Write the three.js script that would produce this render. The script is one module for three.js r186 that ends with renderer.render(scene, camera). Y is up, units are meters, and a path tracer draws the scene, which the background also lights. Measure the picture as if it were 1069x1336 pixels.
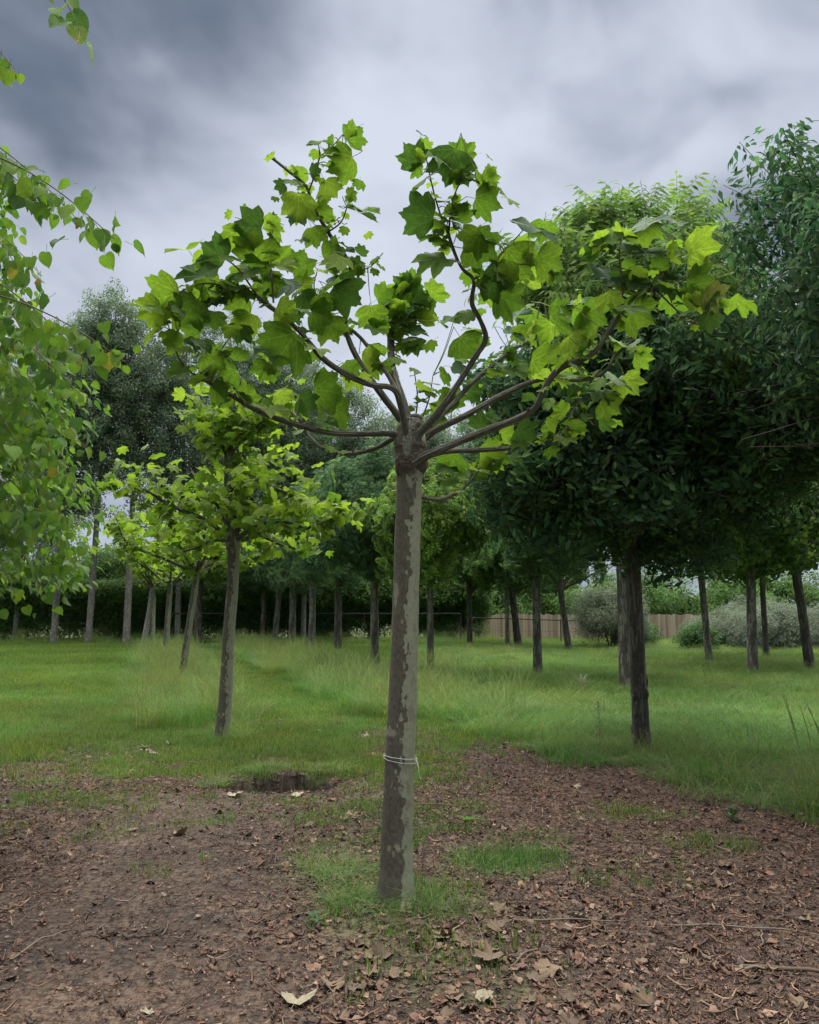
import * as THREE from 'three';
import { mergeGeometries } from 'three/addons/utils/BufferGeometryUtils.js';

// ---------------------------------------------------------------- camera, sky, sun, exposure
const scene = new THREE.Scene();
const camera = new THREE.PerspectiveCamera(64, 0.8, 0.1, 900);
camera.position.set(0, 1.6, 0);
camera.rotation.x = 0.12287;                       // tilted up seven degrees
const renderer = new THREE.WebGLRenderer({ antialias: true });
renderer.toneMapping = THREE.LinearToneMapping;
renderer.toneMappingExposure = 7.2;
renderer.shadowMap.enabled = true;
const SUN_AZ = 0.05, SUN_EL = 1.33;                // behind the cloud, ahead and slightly to the right
const sunDir = new THREE.Vector3(Math.sin(SUN_AZ) * Math.cos(SUN_EL), Math.sin(SUN_EL), -Math.cos(SUN_AZ) * Math.cos(SUN_EL));
const sun = new THREE.DirectionalLight(new THREE.Color().setRGB(1, 0.98, 0.93), 1.5);
sun.position.copy(sunDir).multiplyScalar(80);
sun.castShadow = true;
sun.shadow.radius = 170;
sun.shadow.mapSize.set(2048, 2048);
Object.assign(sun.shadow.camera, { left: -40, right: 40, top: 40, bottom: -40, near: 1, far: 220 });
scene.add(sun, sun.target);

function rng(seed) { let a = seed >>> 0; return () => { a = (a + 0x6D2B79F5) | 0; let t = Math.imul(a ^ (a >>> 15), 1 | a); t = (t + Math.imul(t ^ (t >>> 7), 61 | t)) ^ t; return ((t ^ (t >>> 14)) >>> 0) / 4294967296; }; }
const lerp = (a, b, t) => a + (b - a) * t;
const clamp = (x, a = 0, b = 1) => Math.min(b, Math.max(a, x));
const sstep = (a, b, x) => { const t = clamp((x - a) / (b - a)); return t * t * (3 - 2 * t); };
function hash3(x, y, z) { let h = Math.imul(x, 374761393) ^ Math.imul(y, 668265263) ^ Math.imul(z, 2147483647 - 1274126177); h = Math.imul(h ^ (h >>> 13), 1274126177); h ^= h >>> 16; return (h >>> 0) / 4294967296; }
function noise3(x, y, z) {
  const xi = Math.floor(x), yi = Math.floor(y), zi = Math.floor(z);
  let u = x - xi, v = y - yi, w = z - zi;
  u = u * u * u * (u * (u * 6 - 15) + 10); v = v * v * v * (v * (v * 6 - 15) + 10); w = w * w * w * (w * (w * 6 - 15) + 10);
  const c = (i, j, k) => hash3(xi + i, yi + j, zi + k);
  return lerp(lerp(lerp(c(0, 0, 0), c(1, 0, 0), u), lerp(c(0, 1, 0), c(1, 1, 0), u), v), lerp(lerp(c(0, 0, 1), c(1, 0, 1), u), lerp(c(0, 1, 1), c(1, 1, 1), u), v), w);
}
function fbm(x, y, z, o = 5) { let s = 0, a = 0.5, n = 0; for (let i = 0; i < o; i++) { s += a * noise3(x, y, z); n += a; a *= 0.52; x = x * 2.03 + 11.3; y = y * 2.03 + 5.7; z = z * 2.03 + 3.1; } return s / n; }

// overcast sky: a broken grey cloud deck with the light coming through thinner cloud round the hidden sun
function makeSky() {
  const W = 1536, H = 768, data = new Float32Array(W * H * 4);
  const d = new THREE.Vector3(), half = H / 2;
  const glowDir = new THREE.Vector3(Math.sin(0.03) * Math.cos(0.53), Math.sin(0.53), -Math.cos(0.03) * Math.cos(0.53));
  for (let j = 0; j < H; j++) {
    const el = ((j + 0.5) / H - 0.5) * Math.PI;
    for (let i = 0; i < W; i++) {
      const az = ((i + 0.5) / W - 0.5) * 2 * Math.PI;
      d.set(Math.cos(el) * Math.cos(az), Math.sin(el), Math.cos(el) * Math.sin(az));
      let r, g, b;
      if (j < half - 2) { r = 0.05; g = 0.055; b = 0.05; } else {
        const wx = fbm(d.x * 2.2 + 3.1, d.y * 3.2, d.z * 2.2, 4) - 0.5, wy = fbm(d.x * 2.2 + 9.7, d.y * 3.2 + 4, d.z * 2.2, 4) - 0.5;
        const big = fbm(d.x * 2.1 + wx * 0.9 + SKY_X, d.y * 3.4 + wy * 0.9 + SKY_Z, d.z * 2.1, 4);
        const fine = fbm(d.x * 5.4 + wx * 1.5 + SKY_X, d.y * 8 + wy * 1.5, d.z * 5.4 + 7.5, 6);
        const glow = Math.exp(-Math.pow(Math.acos(clamp(d.dot(glowDir), -1, 1)) / 0.27, 2));
        let t = 0.41 + 0.8 * (big - 0.5) + 1.2 * (fine - 0.5) + 0.5 * glow - 0.34 * sstep(0.5, 0.78, el);
        t += 0.40 * Math.exp(-Math.pow(el / 0.36, 2));
        t = clamp(t, 0, 1.1);
        const s = sstep(0, 1.1, t);
        r = lerp(0.0205, 0.094, s); g = lerp(0.0257, 0.1022, s); b = lerp(0.0360, 0.119, s);
      }
      const o = (j * W + i) * 4;
      data[o] = r; data[o + 1] = g; data[o + 2] = b; data[o + 3] = 1;
    }
  }
  const t = new THREE.DataTexture(data, W, H, THREE.RGBAFormat, THREE.FloatType);
  t.mapping = THREE.EquirectangularReflectionMapping;
  t.magFilter = t.minFilter = THREE.LinearFilter;
  t.needsUpdate = true;
  return t;
}
const SKY_X = 5.1, SKY_Z = 5.1;
scene.background = makeSky();
scene.environment = scene.background;

// ---------------------------------------------------------------- helpers
const V = (x = 0, y = 0, z = 0) => new THREE.Vector3(x, y, z);
const rgb = (r, g, b) => new THREE.Color().setRGB(r, g, b);
const UPV = V(0, 1, 0);
const taken = {};
function numbered(n) { taken[n] = (taken[n] ?? -1) + 1; return taken[n] ? `${n}_${String(taken[n]).padStart(3, '0')}` : n; }
function tag(o, label, category, group, kind) { o.userData.label = label; o.userData.category = category; if (group) o.userData.group = group; if (kind) o.userData.kind = kind; return o; }
function base(name, x, y, z, label, category, group) { const o = new THREE.Group(); o.name = numbered(name); o.position.set(x, y, z); scene.add(o); return tag(o, label, category, group); }
function part(name, geo, mat, parent, kind) { const m = new THREE.Mesh(geo, mat); m.name = name; m.castShadow = m.receiveShadow = true; parent.add(m); if (kind) m.userData.kind = kind; return m; }
function top(name, geo, mat) { const m = part(numbered(name), geo, mat, scene); return m; }
function copies(name, geo, mat, list, parent, colors) {
  const m = new THREE.InstancedMesh(geo, mat, list.length);
  m.name = name; m.castShadow = m.receiveShadow = true; m.userData.kind = 'stuff';
  list.forEach((x, i) => { m.setMatrixAt(i, x); if (colors) m.setColorAt(i, colors[i]); });
  parent.add(m); return m;
}
function basis(pos, tip, normal, s, sx = s) {        // y along tip, z along normal
  const y = tip.clone().normalize(), x = V().crossVectors(y, normal).normalize(), z = V().crossVectors(x, y);
  return new THREE.Matrix4().makeBasis(x.multiplyScalar(sx), y.multiplyScalar(s), z.multiplyScalar(s)).setPosition(pos);
}
const randDir = (R) => { const u = R() * 2 - 1, a = R() * Math.PI * 2, s = Math.sqrt(1 - u * u); return V(s * Math.cos(a), u, s * Math.sin(a)); };

// a swept tube; pts [x, y, z, radius]; uv: u once round (0 at +x, 0.25 at +z), v in metres
function tube(pts, sides = 8, per = 4, bump = 0, seed = 0, cap = true) {
  const cv = new THREE.CatmullRomCurve3(pts.map((p) => V(p[0], p[1], p[2])), false, 'centripetal');
  const n = (pts.length - 1) * per, P = [], N = [], U = [], I = [];
  const rad = (t) => { const f = t * (pts.length - 1), i = Math.min(pts.length - 2, Math.floor(f)); return lerp(pts[i][3], pts[i + 1][3], f - i); };
  const tan0 = cv.getTangent(0), ref = Math.abs(tan0.y) > 0.6 ? V(1, 0, 0) : V(0, 1, 0);
  let a = ref.clone().addScaledVector(tan0, -ref.dot(tan0)).normalize(), len = 0, last = cv.getPoint(0);
  for (let i = 0; i <= n; i++) {
    const t = i / n, p = cv.getPoint(t), T = cv.getTangent(t);
    a.addScaledVector(T, -a.dot(T)).normalize();
    const b = V().crossVectors(a, T);              // at an upright trunk: a = +x, b = +z
    len += p.distanceTo(last); last = p;
    for (let k = 0; k <= sides; k++) {
      const th = k / sides * Math.PI * 2, c = Math.cos(th), s = Math.sin(th);
      const r = rad(t) * (1 + (bump ? bump * (fbm(c * 1.6 + seed, len * 11, s * 1.6 + 2, 3) - 0.5) * 2 : 0));
      P.push(p.x + (a.x * c + b.x * s) * r, p.y + (a.y * c + b.y * s) * r, p.z + (a.z * c + b.z * s) * r);
      N.push(a.x * c + b.x * s, a.y * c + b.y * s, a.z * c + b.z * s);
      U.push(k / sides, len);
      if (i < n && k < sides) { const q = i * (sides + 1) + k, w = q + sides + 1; I.push(q, w, q + 1, q + 1, w, w + 1); }
    }
  }
  if (cap) {
    const c0 = P.length / 3, T = cv.getTangent(1), e = cv.getPoint(1);
    P.push(e.x + T.x * rad(1) * 0.4, e.y + T.y * rad(1) * 0.4, e.z + T.z * rad(1) * 0.4); N.push(T.x, T.y, T.z); U.push(0.5, len);
    for (let k = 0; k < sides; k++) { const q = n * (sides + 1) + k; I.push(q, c0, q + 1); }
  }
  const g = new THREE.BufferGeometry();
  g.setAttribute('position', new THREE.Float32BufferAttribute(P, 3));
  g.setAttribute('normal', new THREE.Float32BufferAttribute(N, 3));
  g.setAttribute('uv', new THREE.Float32BufferAttribute(U, 2));
  g.setIndex(I);
  if (bump) g.computeVertexNormals();
  return g;
}
function raw(P, I, U, C) {
  const g = new THREE.BufferGeometry();
  g.setAttribute('position', new THREE.Float32BufferAttribute(P, 3));
  if (U) g.setAttribute('uv', new THREE.Float32BufferAttribute(U, 2));
  if (C) g.setAttribute('color', new THREE.Float32BufferAttribute(C, 3));
  g.setIndex(I); g.computeVertexNormals(); return g;
}
function tex(w, h, f, srgb, rx = 1, ry = 1) {
  const d = new Uint8Array(w * h * 4);
  for (let j = 0; j < h; j++) for (let i = 0; i < w; i++) { const c = f(i / w, j / h), o = (j * w + i) * 4; d[o] = clamp(c[0]) * 255; d[o + 1] = clamp(c[1]) * 255; d[o + 2] = clamp(c[2]) * 255; d[o + 3] = 255; }
  const t = new THREE.DataTexture(d, w, h); t.wrapS = t.wrapT = THREE.RepeatWrapping; t.magFilter = THREE.LinearFilter; t.minFilter = THREE.LinearMipmapLinearFilter; t.generateMipmaps = true;
  if (srgb) t.colorSpace = THREE.SRGBColorSpace; t.repeat.set(rx, ry); t.needsUpdate = true; return t;
}

// ---------------------------------------------------------------- materials
function planeBark(pale) {                          // pale(u) in 0..1: how far the bark has flaked off there
  const W = 512, H = 1024, height = new Float32Array(W * H);
  const col = tex(W, H, (u, v) => {
    const c = Math.cos(u * 6.2832), s = Math.sin(u * 6.2832), y = v * 2.8;
    const edge = pale(u) + 0.6 * (fbm(c * 0.9, y * 5, s * 0.9 + 5, 5) - 0.5) + 0.5 * (fbm(c * 3, y * 24, s * 3, 4) - 0.5);
    const fl = fbm(c * 1.6 + 9, y * 11, s * 1.6, 4), gr = fbm(c * 7, y * 50, s * 7, 3) - 0.5, sm = fbm(c * 22, y * 130, s * 22, 2) - 0.5;
    const k = sstep(0.49, 0.53, edge), k2 = sstep(0.655, 0.675, fl), k3 = sstep(0.66, 0.68, fbm(c * 1.5, y * 10 + 7, s * 1.5 + 31, 4));
    let q = [0.122 + gr * 0.12 + sm * 0.10, 0.110 + gr * 0.105 + sm * 0.09, 0.074 + gr * 0.075 + sm * 0.06];
    let w = [0.350 + gr * 0.18 + sm * 0.08, 0.370 + gr * 0.17 + sm * 0.08, 0.245 + gr * 0.13 + sm * 0.06];
    w = w.map((x, i) => lerp(x, [0.27, 0.26, 0.17][i], k3 * 0.75));
    q = q.map((x, i) => lerp(x, [0.33, 0.31, 0.22][i], k2 * 0.8));
    const m = q.map((x, i) => lerp(x, w[i], k));
    height[Math.round(v * H) * W + Math.round(u * W)] = 1 - 0.5 * k - 0.2 * k2 + gr * 0.4 + sm * 0.3;
    return m.map((x) => Math.pow(x * 0.62, 1 / 2.2));
  }, true, 1, 1 / 2.8);
  const bmp = tex(W, H, (u, v) => { const x = height[Math.round(v * H) * W + Math.round(u * W)] * 0.6; return [x, x, x]; }, false, 1, 1 / 2.8);
  return new THREE.MeshStandardMaterial({ map: col, bumpMap: bmp, bumpScale: 0.007, roughness: 0.9 });
}
function roughBark(r, g, b, sx, sy, lichen, amp, seed) {
  const W = 256, H = 512, hgt = (u, v) => { const c = Math.cos(u * 6.2832) * sx, s = Math.sin(u * 6.2832) * sx, y = v * sy; return Math.abs(fbm(c + seed, y, s, 4) - 0.5) * 2.4 + 0.5 * fbm(c * 4, y * 3, s * 4 + seed, 3); };
  const col = tex(W, H, (u, v) => {
    const h = hgt(u, v), c = Math.cos(u * 6.2832), s = Math.sin(u * 6.2832);
    const l = lichen * sstep(0.56, 0.66, fbm(c * 3 + seed, v * 9, s * 3, 4)), k = 0.32 + 0.95 * h;
    return [lerp(r * k, 0.34, l), lerp(g * k, 0.35, l), lerp(b * k, 0.27, l)].map((x) => Math.pow(clamp(x), 1 / 2.2));
  }, true, 1, 0.5);
  const bmp = tex(W, H, (u, v) => { const h = hgt(u, v) * 0.6; return [h, h, h]; }, false, 1, 0.5);
  return new THREE.MeshStandardMaterial({ map: col, bumpMap: bmp, bumpScale: amp, roughness: 0.95 });
}
const M = {};
M.planeBark = planeBark((u) => { const a = u > 0.5 ? u - 1 : u; return 0.5 + 2.6 * (0.225 - Math.abs(a)) ; });
M.branch = roughBark(0.080, 0.073, 0.053, 1.6, 34, 0.45, 0.006, 3);
M.knob = roughBark(0.080, 0.068, 0.046, 4.5, 75, 0.3, 0.016, 8);
M.ashBark = roughBark(0.115, 0.100, 0.082, 3, 22, 0.5, 0.012, 14);
M.darkBark = roughBark(0.075, 0.064, 0.052, 3, 22, 0.25, 0.012, 21);
M.poplarBark = roughBark(0.22, 0.21, 0.18, 2.5, 16, 0.4, 0.010, 31);
M.twig = new THREE.MeshStandardMaterial({ color: rgb(0.10, 0.075, 0.05), roughness: 0.85 });
M.stalk = new THREE.MeshStandardMaterial({ color: rgb(0.20, 0.22, 0.06), roughness: 0.8 });
const planeVein = tex(256, 256, (u, v) => {
  const x = (u - 0.5) * 1.4, y = v * 1.2 - 0.1; let d = 9;
  const seg = (ax, ay, bx, by, w) => { const dx = bx - ax, dy = by - ay, t = clamp(((x - ax) * dx + (y - ay) * dy) / (dx * dx + dy * dy)); d = Math.min(d, Math.hypot(x - ax - dx * t, y - ay - dy * t) / (w * (1.15 - 0.85 * t))); };
  for (const [tx, ty] of [[0, 1], [0.57, 0.80], [-0.57, 0.80], [0.64, 0.29], [-0.64, 0.29]]) {
    seg(0, 0.03, tx, ty, 0.013);
    for (let k = 1; k < 5; k++) { const t = k / 5, mx = tx * t, my = 0.03 + (ty - 0.03) * t, L = 0.3 * (1 - t * 0.6), a = Math.atan2(ty, tx); for (const q of [-0.75, 0.75]) seg(mx, my, mx + Math.cos(a + q) * L, my + Math.sin(a + q) * L, 0.006); }
  }
  const vein = 1 - sstep(0.6, 1.3, d), n = fbm(u * 14, v * 14, 3, 4) - 0.5;
  return [0.80 + n * 0.18 + vein * 0.2, 0.82 + n * 0.16 + vein * 0.16, 0.76 + n * 0.2 + vein * 0.24];
}, true);
const leafBlotch = tex(128, 128, (u, v) => { const mid = 1 - sstep(0.01, 0.03, Math.abs(u - 0.5)), rib = 1 - sstep(0.02, 0.06, Math.abs(((v * 7 + Math.abs(u - 0.5) * 5) % 1) - 0.5) * 0.25), n = fbm(u * 9, v * 9, 5, 4) - 0.5; return [0.86 + n * 0.2 + mid * 0.1 + rib * 0.05, 0.88 + n * 0.16 + mid * 0.08 + rib * 0.05, 0.82 + n * 0.2 + mid * 0.12]; }, true);
function leafMat(r, g, b, t = 0.5, coat = 0.25, map, vc) { return new THREE.MeshPhysicalMaterial({ color: rgb(r, g, b), roughness: 1, transmission: t, thickness: 0, clearcoat: coat, clearcoatRoughness: 0.42, specularIntensity: 0.35, side: THREE.DoubleSide, map: map || null, vertexColors: !!vc }); }
M.plane = [[0.150, 0.280, 0.024], [0.210, 0.350, 0.028], [0.085, 0.180, 0.028], [0.280, 0.420, 0.036], [0.050, 0.125, 0.040]].map((c, i) => leafMat(...c, [0.55, 0.6, 0.45, 0.65, 0.35][i], i > 3 ? 0.2 : 0.1, planeVein));
M.planeOld = leafMat(0.21, 0.23, 0.05, 0.5, 0.1, planeVein);
M.planeFar = leafMat(1, 1, 1, 0.5, 0.2, null, true);
M.linden = [[0.115, 0.235, 0.028], [0.165, 0.300, 0.030], [0.080, 0.180, 0.032], [0.225, 0.350, 0.040]].map((c) => leafMat(...c, 0.55, 0.2, leafBlotch));
M.lindenYellow = leafMat(0.42, 0.36, 0.05, 0.5, 0.1, leafBlotch);
M.lindenBrown = leafMat(0.38, 0.20, 0.06, 0.4, 0.05, leafBlotch);
M.spray = leafMat(1, 1, 1, 0.5, 0.16, null, true);
M.dull = leafMat(1, 1, 1, 0.52, 0.12, null, true);
M.grass = leafMat(1, 1, 1, 0.45, 0, null, true);

// ---------------------------------------------------------------- leaves and sprays
const HALF = [[0, 1], [0.06, 0.90], [0.13, 0.88], [0.17, 0.79], [0.25, 0.72], [0.36, 0.77], [0.45, 0.77], [0.57, 0.80], [0.55, 0.67], [0.60, 0.60], [0.54, 0.51], [0.51, 0.43], [0.58, 0.38], [0.65, 0.29], [0.54, 0.17], [0.43, 0.08], [0.23, 0.0], [0, 0.03]];
function planeLeaf(R) {
  const out = HALF.concat(HALF.slice(1, -1).reverse().map(([x, y]) => [-x, y])), P = [], U = [], I = [], lobe = [[0, 1], [0.57, 0.80], [-0.57, 0.80], [0.65, 0.29], [-0.65, 0.29]];
  const droop = 0.02 + R() * 0.5, cup = (R() - 0.35) * 0.7, tw = (R() - 0.5) * 0.6, rip = 0.03 + R() * 0.06, ph = R() * 6, sx = 0.9 + R() * 0.28, sk = (R() - 0.5) * 0.16;
  const z = (x, y) => { let m = 9; for (const [a, b] of lobe) { const t = clamp((x * a + (y - 0.03) * b) / (a * a + b * b)); m = Math.min(m, Math.hypot(x - a * t, y - 0.03 - b * t)); } return -droop * y * y + cup * x * x + tw * x * y + m * 0.32 + rip * Math.sin(x * 9 + y * 7 + ph); };
  const push = (x, y) => { P.push(x * sx + sk * y, y, z(x, y)); U.push(x / 1.4 + 0.5, (y + 0.1) / 1.2); };
  push(0, 0.28);
  out.forEach(([x, y]) => push(x + (R() - 0.5) * 0.035 * (x ? 1 : 0), y + (R() - 0.5) * 0.035));
  const n = out.length; for (let i = 0; i < n; i++) I.push(0, 1 + (i + 1) % n, 1 + i);
  const s0 = P.length / 3, L = 0.38;                // leaf stalk
  for (const [y, zz, w] of [[0.03, 0.0, 0.011], [-L * 0.5, -0.03, 0.010], [-L, -0.11, 0.013]]) for (let k = 0; k < 3; k++) { const a = k * 2.094; P.push(Math.cos(a) * w + sk * y * 0.3, y, zz + Math.sin(a) * w + (y > 0 ? z(0, 0.03) : 0)); U.push(0.5, 0.11); }
  for (let j = 0; j < 2; j++) for (let k = 0; k < 3; k++) { const a = s0 + j * 3 + k, b = s0 + j * 3 + (k + 1) % 3; I.push(a, b, a + 3, b, b + 3, a + 3); }
  return raw(P, I, U);
}
const HEART = [[0, 1.02], [0.06, 0.9], [0.17, 0.82], [0.29, 0.70], [0.39, 0.55], [0.44, 0.38], [0.42, 0.2], [0.33, 0.05], [0.2, -0.03], [0.08, -0.02], [0, 0.05]];
function heartLeaf(R) {
  const out = HEART.concat(HEART.slice(1, -1).reverse().map(([x, y]) => [-x, y])), P = [], U = [], I = [];
  const droop = 0.08 + R() * 0.3, cup = 0.2 + R() * 0.5, ph = R() * 6, tw = (R() - 0.5) * 0.3;
  const z = (x, y) => -droop * y * y + cup * Math.abs(x) * 0.6 + tw * x * y + 0.025 * Math.sin(x * 14 + y * 9 + ph);
  const push = (x, y) => { P.push(x * 1.08, y, z(x, y)); U.push(x + 0.5, y * 0.9 + 0.04); };
  push(0, 0.22); push(0, 0.6);
  out.forEach(([x, y]) => push(x + (x ? (R() - 0.5) * 0.03 : 0), y));
  const n = out.length, f = (i) => 2 + (i % n + n) % n;
  for (let i = 0; i < n; i++) { const c = (out[i][1] + out[(i + 1) % n][1]) / 2 > 0.42 ? 1 : 0; I.push(c, f(i + 1), f(i)); }
  const iR = out.findIndex((p) => p[1] < 0.42), iL = n - iR;
  I.push(0, f(iR), 1, 0, 1, f(iL));
  const s0 = P.length / 3;
  for (const [y, zz, w] of [[0.05, 0, 0.012], [-0.5, -0.06, 0.014]]) for (let k = 0; k < 3; k++) { const a = k * 2.094; P.push(Math.cos(a) * w, y, zz + Math.sin(a) * w); U.push(0.5, 0.1); }
  for (let k = 0; k < 3; k++) { const a = s0 + k, b = s0 + (k + 1) % 3; I.push(a, b, a + 3, b, b + 3, a + 3); }
  return raw(P, I, U);
}
// simple pointed leaf, folded along the midrib: appended to arrays with a transform and a colour
class Spray {
  constructor() { this.P = []; this.I = []; this.C = []; }
  leaf(pos, tip, nor, len, wid, c, fold = 0.25, droop = 0.15, wide = 0.42) {
    const m = basis(pos, tip, nor, len, len), b = this.P.length / 3, v = V();
    const w = wid / len / 2;
    for (const [x, y, z] of [[0, 0, 0], [w, wide, fold * w - droop * 0.2], [0, wide + 0.08, -droop * 0.25], [-w, wide, fold * w - droop * 0.2], [w * 0.62, wide + 0.3, fold * w * 0.6 - droop * 0.55], [-w * 0.62, wide + 0.3, fold * w * 0.6 - droop * 0.55], [0, 1, -droop]]) { v.set(x, y, z).applyMatrix4(m); this.P.push(v.x, v.y, v.z); this.C.push(c[0], c[1], c[2]); }
    this.I.push(b, b + 1, b + 2, b, b + 2, b + 3, b + 1, b + 4, b + 2, b + 3, b + 2, b + 5, b + 4, b + 6, b + 2, b + 5, b + 2, b + 6);
  }
  stick(a, c, r, col) {
    const d = V().subVectors(c, a).normalize(), x = V().crossVectors(d, Math.abs(d.y) < 0.9 ? UPV : V(1, 0, 0)).normalize(), y = V().crossVectors(d, x), b = this.P.length / 3;
    for (const [q, rr] of [[a, r], [c, r * 0.6]]) for (let k = 0; k < 3; k++) { const t = k * 2.094; this.P.push(q.x + (x.x * Math.cos(t) + y.x * Math.sin(t)) * rr, q.y + (x.y * Math.cos(t) + y.y * Math.sin(t)) * rr, q.z + (x.z * Math.cos(t) + y.z * Math.sin(t)) * rr); this.C.push(...col); }
    for (let k = 0; k < 3; k++) { const i = b + k, j = b + (k + 1) % 3; this.I.push(i, j, i + 3, j, j + 3, i + 3); }
  }
  build() { return raw(this.P, this.I, null, this.C); }
}
const tint = (c, R, v = 0.3) => { const k = 1 + (R() - 0.5) * 2 * v, h = (R() - 0.5) * v * 0.5; return [c[0] * k * (1 + h), c[1] * k, c[2] * k * (1 - h)]; };
// pinnate sprays: a shoot with a few feathered leaves; grows along +y, about one unit = one metre
function pinnateSpray(R, cols, leaves = 5, leaflets = 9, L = 0.085, Wd = 0.032, droop = 0.25) {
  const s = new Spray(), axis = 0.22;
  s.stick(V(0, -0.12, 0), V(0, axis, 0), 0.005, [0.06, 0.05, 0.035]);
  for (let k = 0; k < leaves; k++) {
    const a = k * 2.4 + R(), y0 = axis * (0.25 + 0.75 * k / leaves), out = V(Math.cos(a), 0.55 + R() * 0.5, Math.sin(a)).normalize(), len = 0.24 + R() * 0.1, c = tint(cols[Math.floor(R() * cols.length)], R);
    const up = V(0, 1, 0).addScaledVector(out, -out.y).normalize(), side = V().crossVectors(out, up);
    let p = V(0, y0, 0);
    for (let j = 0; j <= leaflets; j++) {
      const t = j / leaflets, q = V(0, y0, 0).addScaledVector(out, len * (0.25 + 0.75 * t)).addScaledVector(UPV, -droop * len * t * t);
      if (j) s.stick(p, q, 0.0022, c); else s.stick(V(0, y0, 0), q, 0.0026, c);
      p = q;
      const dirs = j === leaflets ? [out] : j % 2 ? [side.clone().addScaledVector(out, 0.6)] : [side.clone().negate().addScaledVector(out, 0.6)];
      for (const dd of dirs) s.leaf(q, dd.clone().addScaledVector(UPV, -0.35 - R() * 0.4), up.clone().add(V(R() - 0.5, 0, R() - 0.5).multiplyScalar(0.8)), L * (0.75 + R() * 0.5), Wd * (0.8 + R() * 0.4), tint(c, R, 0.15), 0.3, 0.25);
    }
  }
  return s.build();
}
function broadSpray(R, cols, n, len, L, Wd, spread = 0.5, hang = 0.4) {
  const s = new Spray();
  s.stick(V(0, -0.1, 0), V(0, len, 0), 0.005, [0.07, 0.055, 0.04]);
  for (let k = 0; k < n; k++) {
    const a = R() * 6.283, y = len * Math.pow(R(), 0.7), r = spread * len * (0.15 + R() * 0.85) * (1 - 0.4 * y / len), p = V(Math.cos(a) * r, y + (R() - 0.5) * 0.1 * len, Math.sin(a) * r), out = V(Math.cos(a), 0.4 - hang * (0.5 + R() * 1.5), Math.sin(a));
    s.leaf(p, out.add(randDir(R).multiplyScalar(0.45)), V(0, 1, 0).add(randDir(R).multiplyScalar(0.7)), L * (0.7 + R() * 0.6), Wd * (0.75 + R() * 0.5), tint(cols[Math.floor(R() * cols.length)], R), 0.2 + R() * 0.3, 0.2, 0.4);
  }
  return s.build();
}

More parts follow.
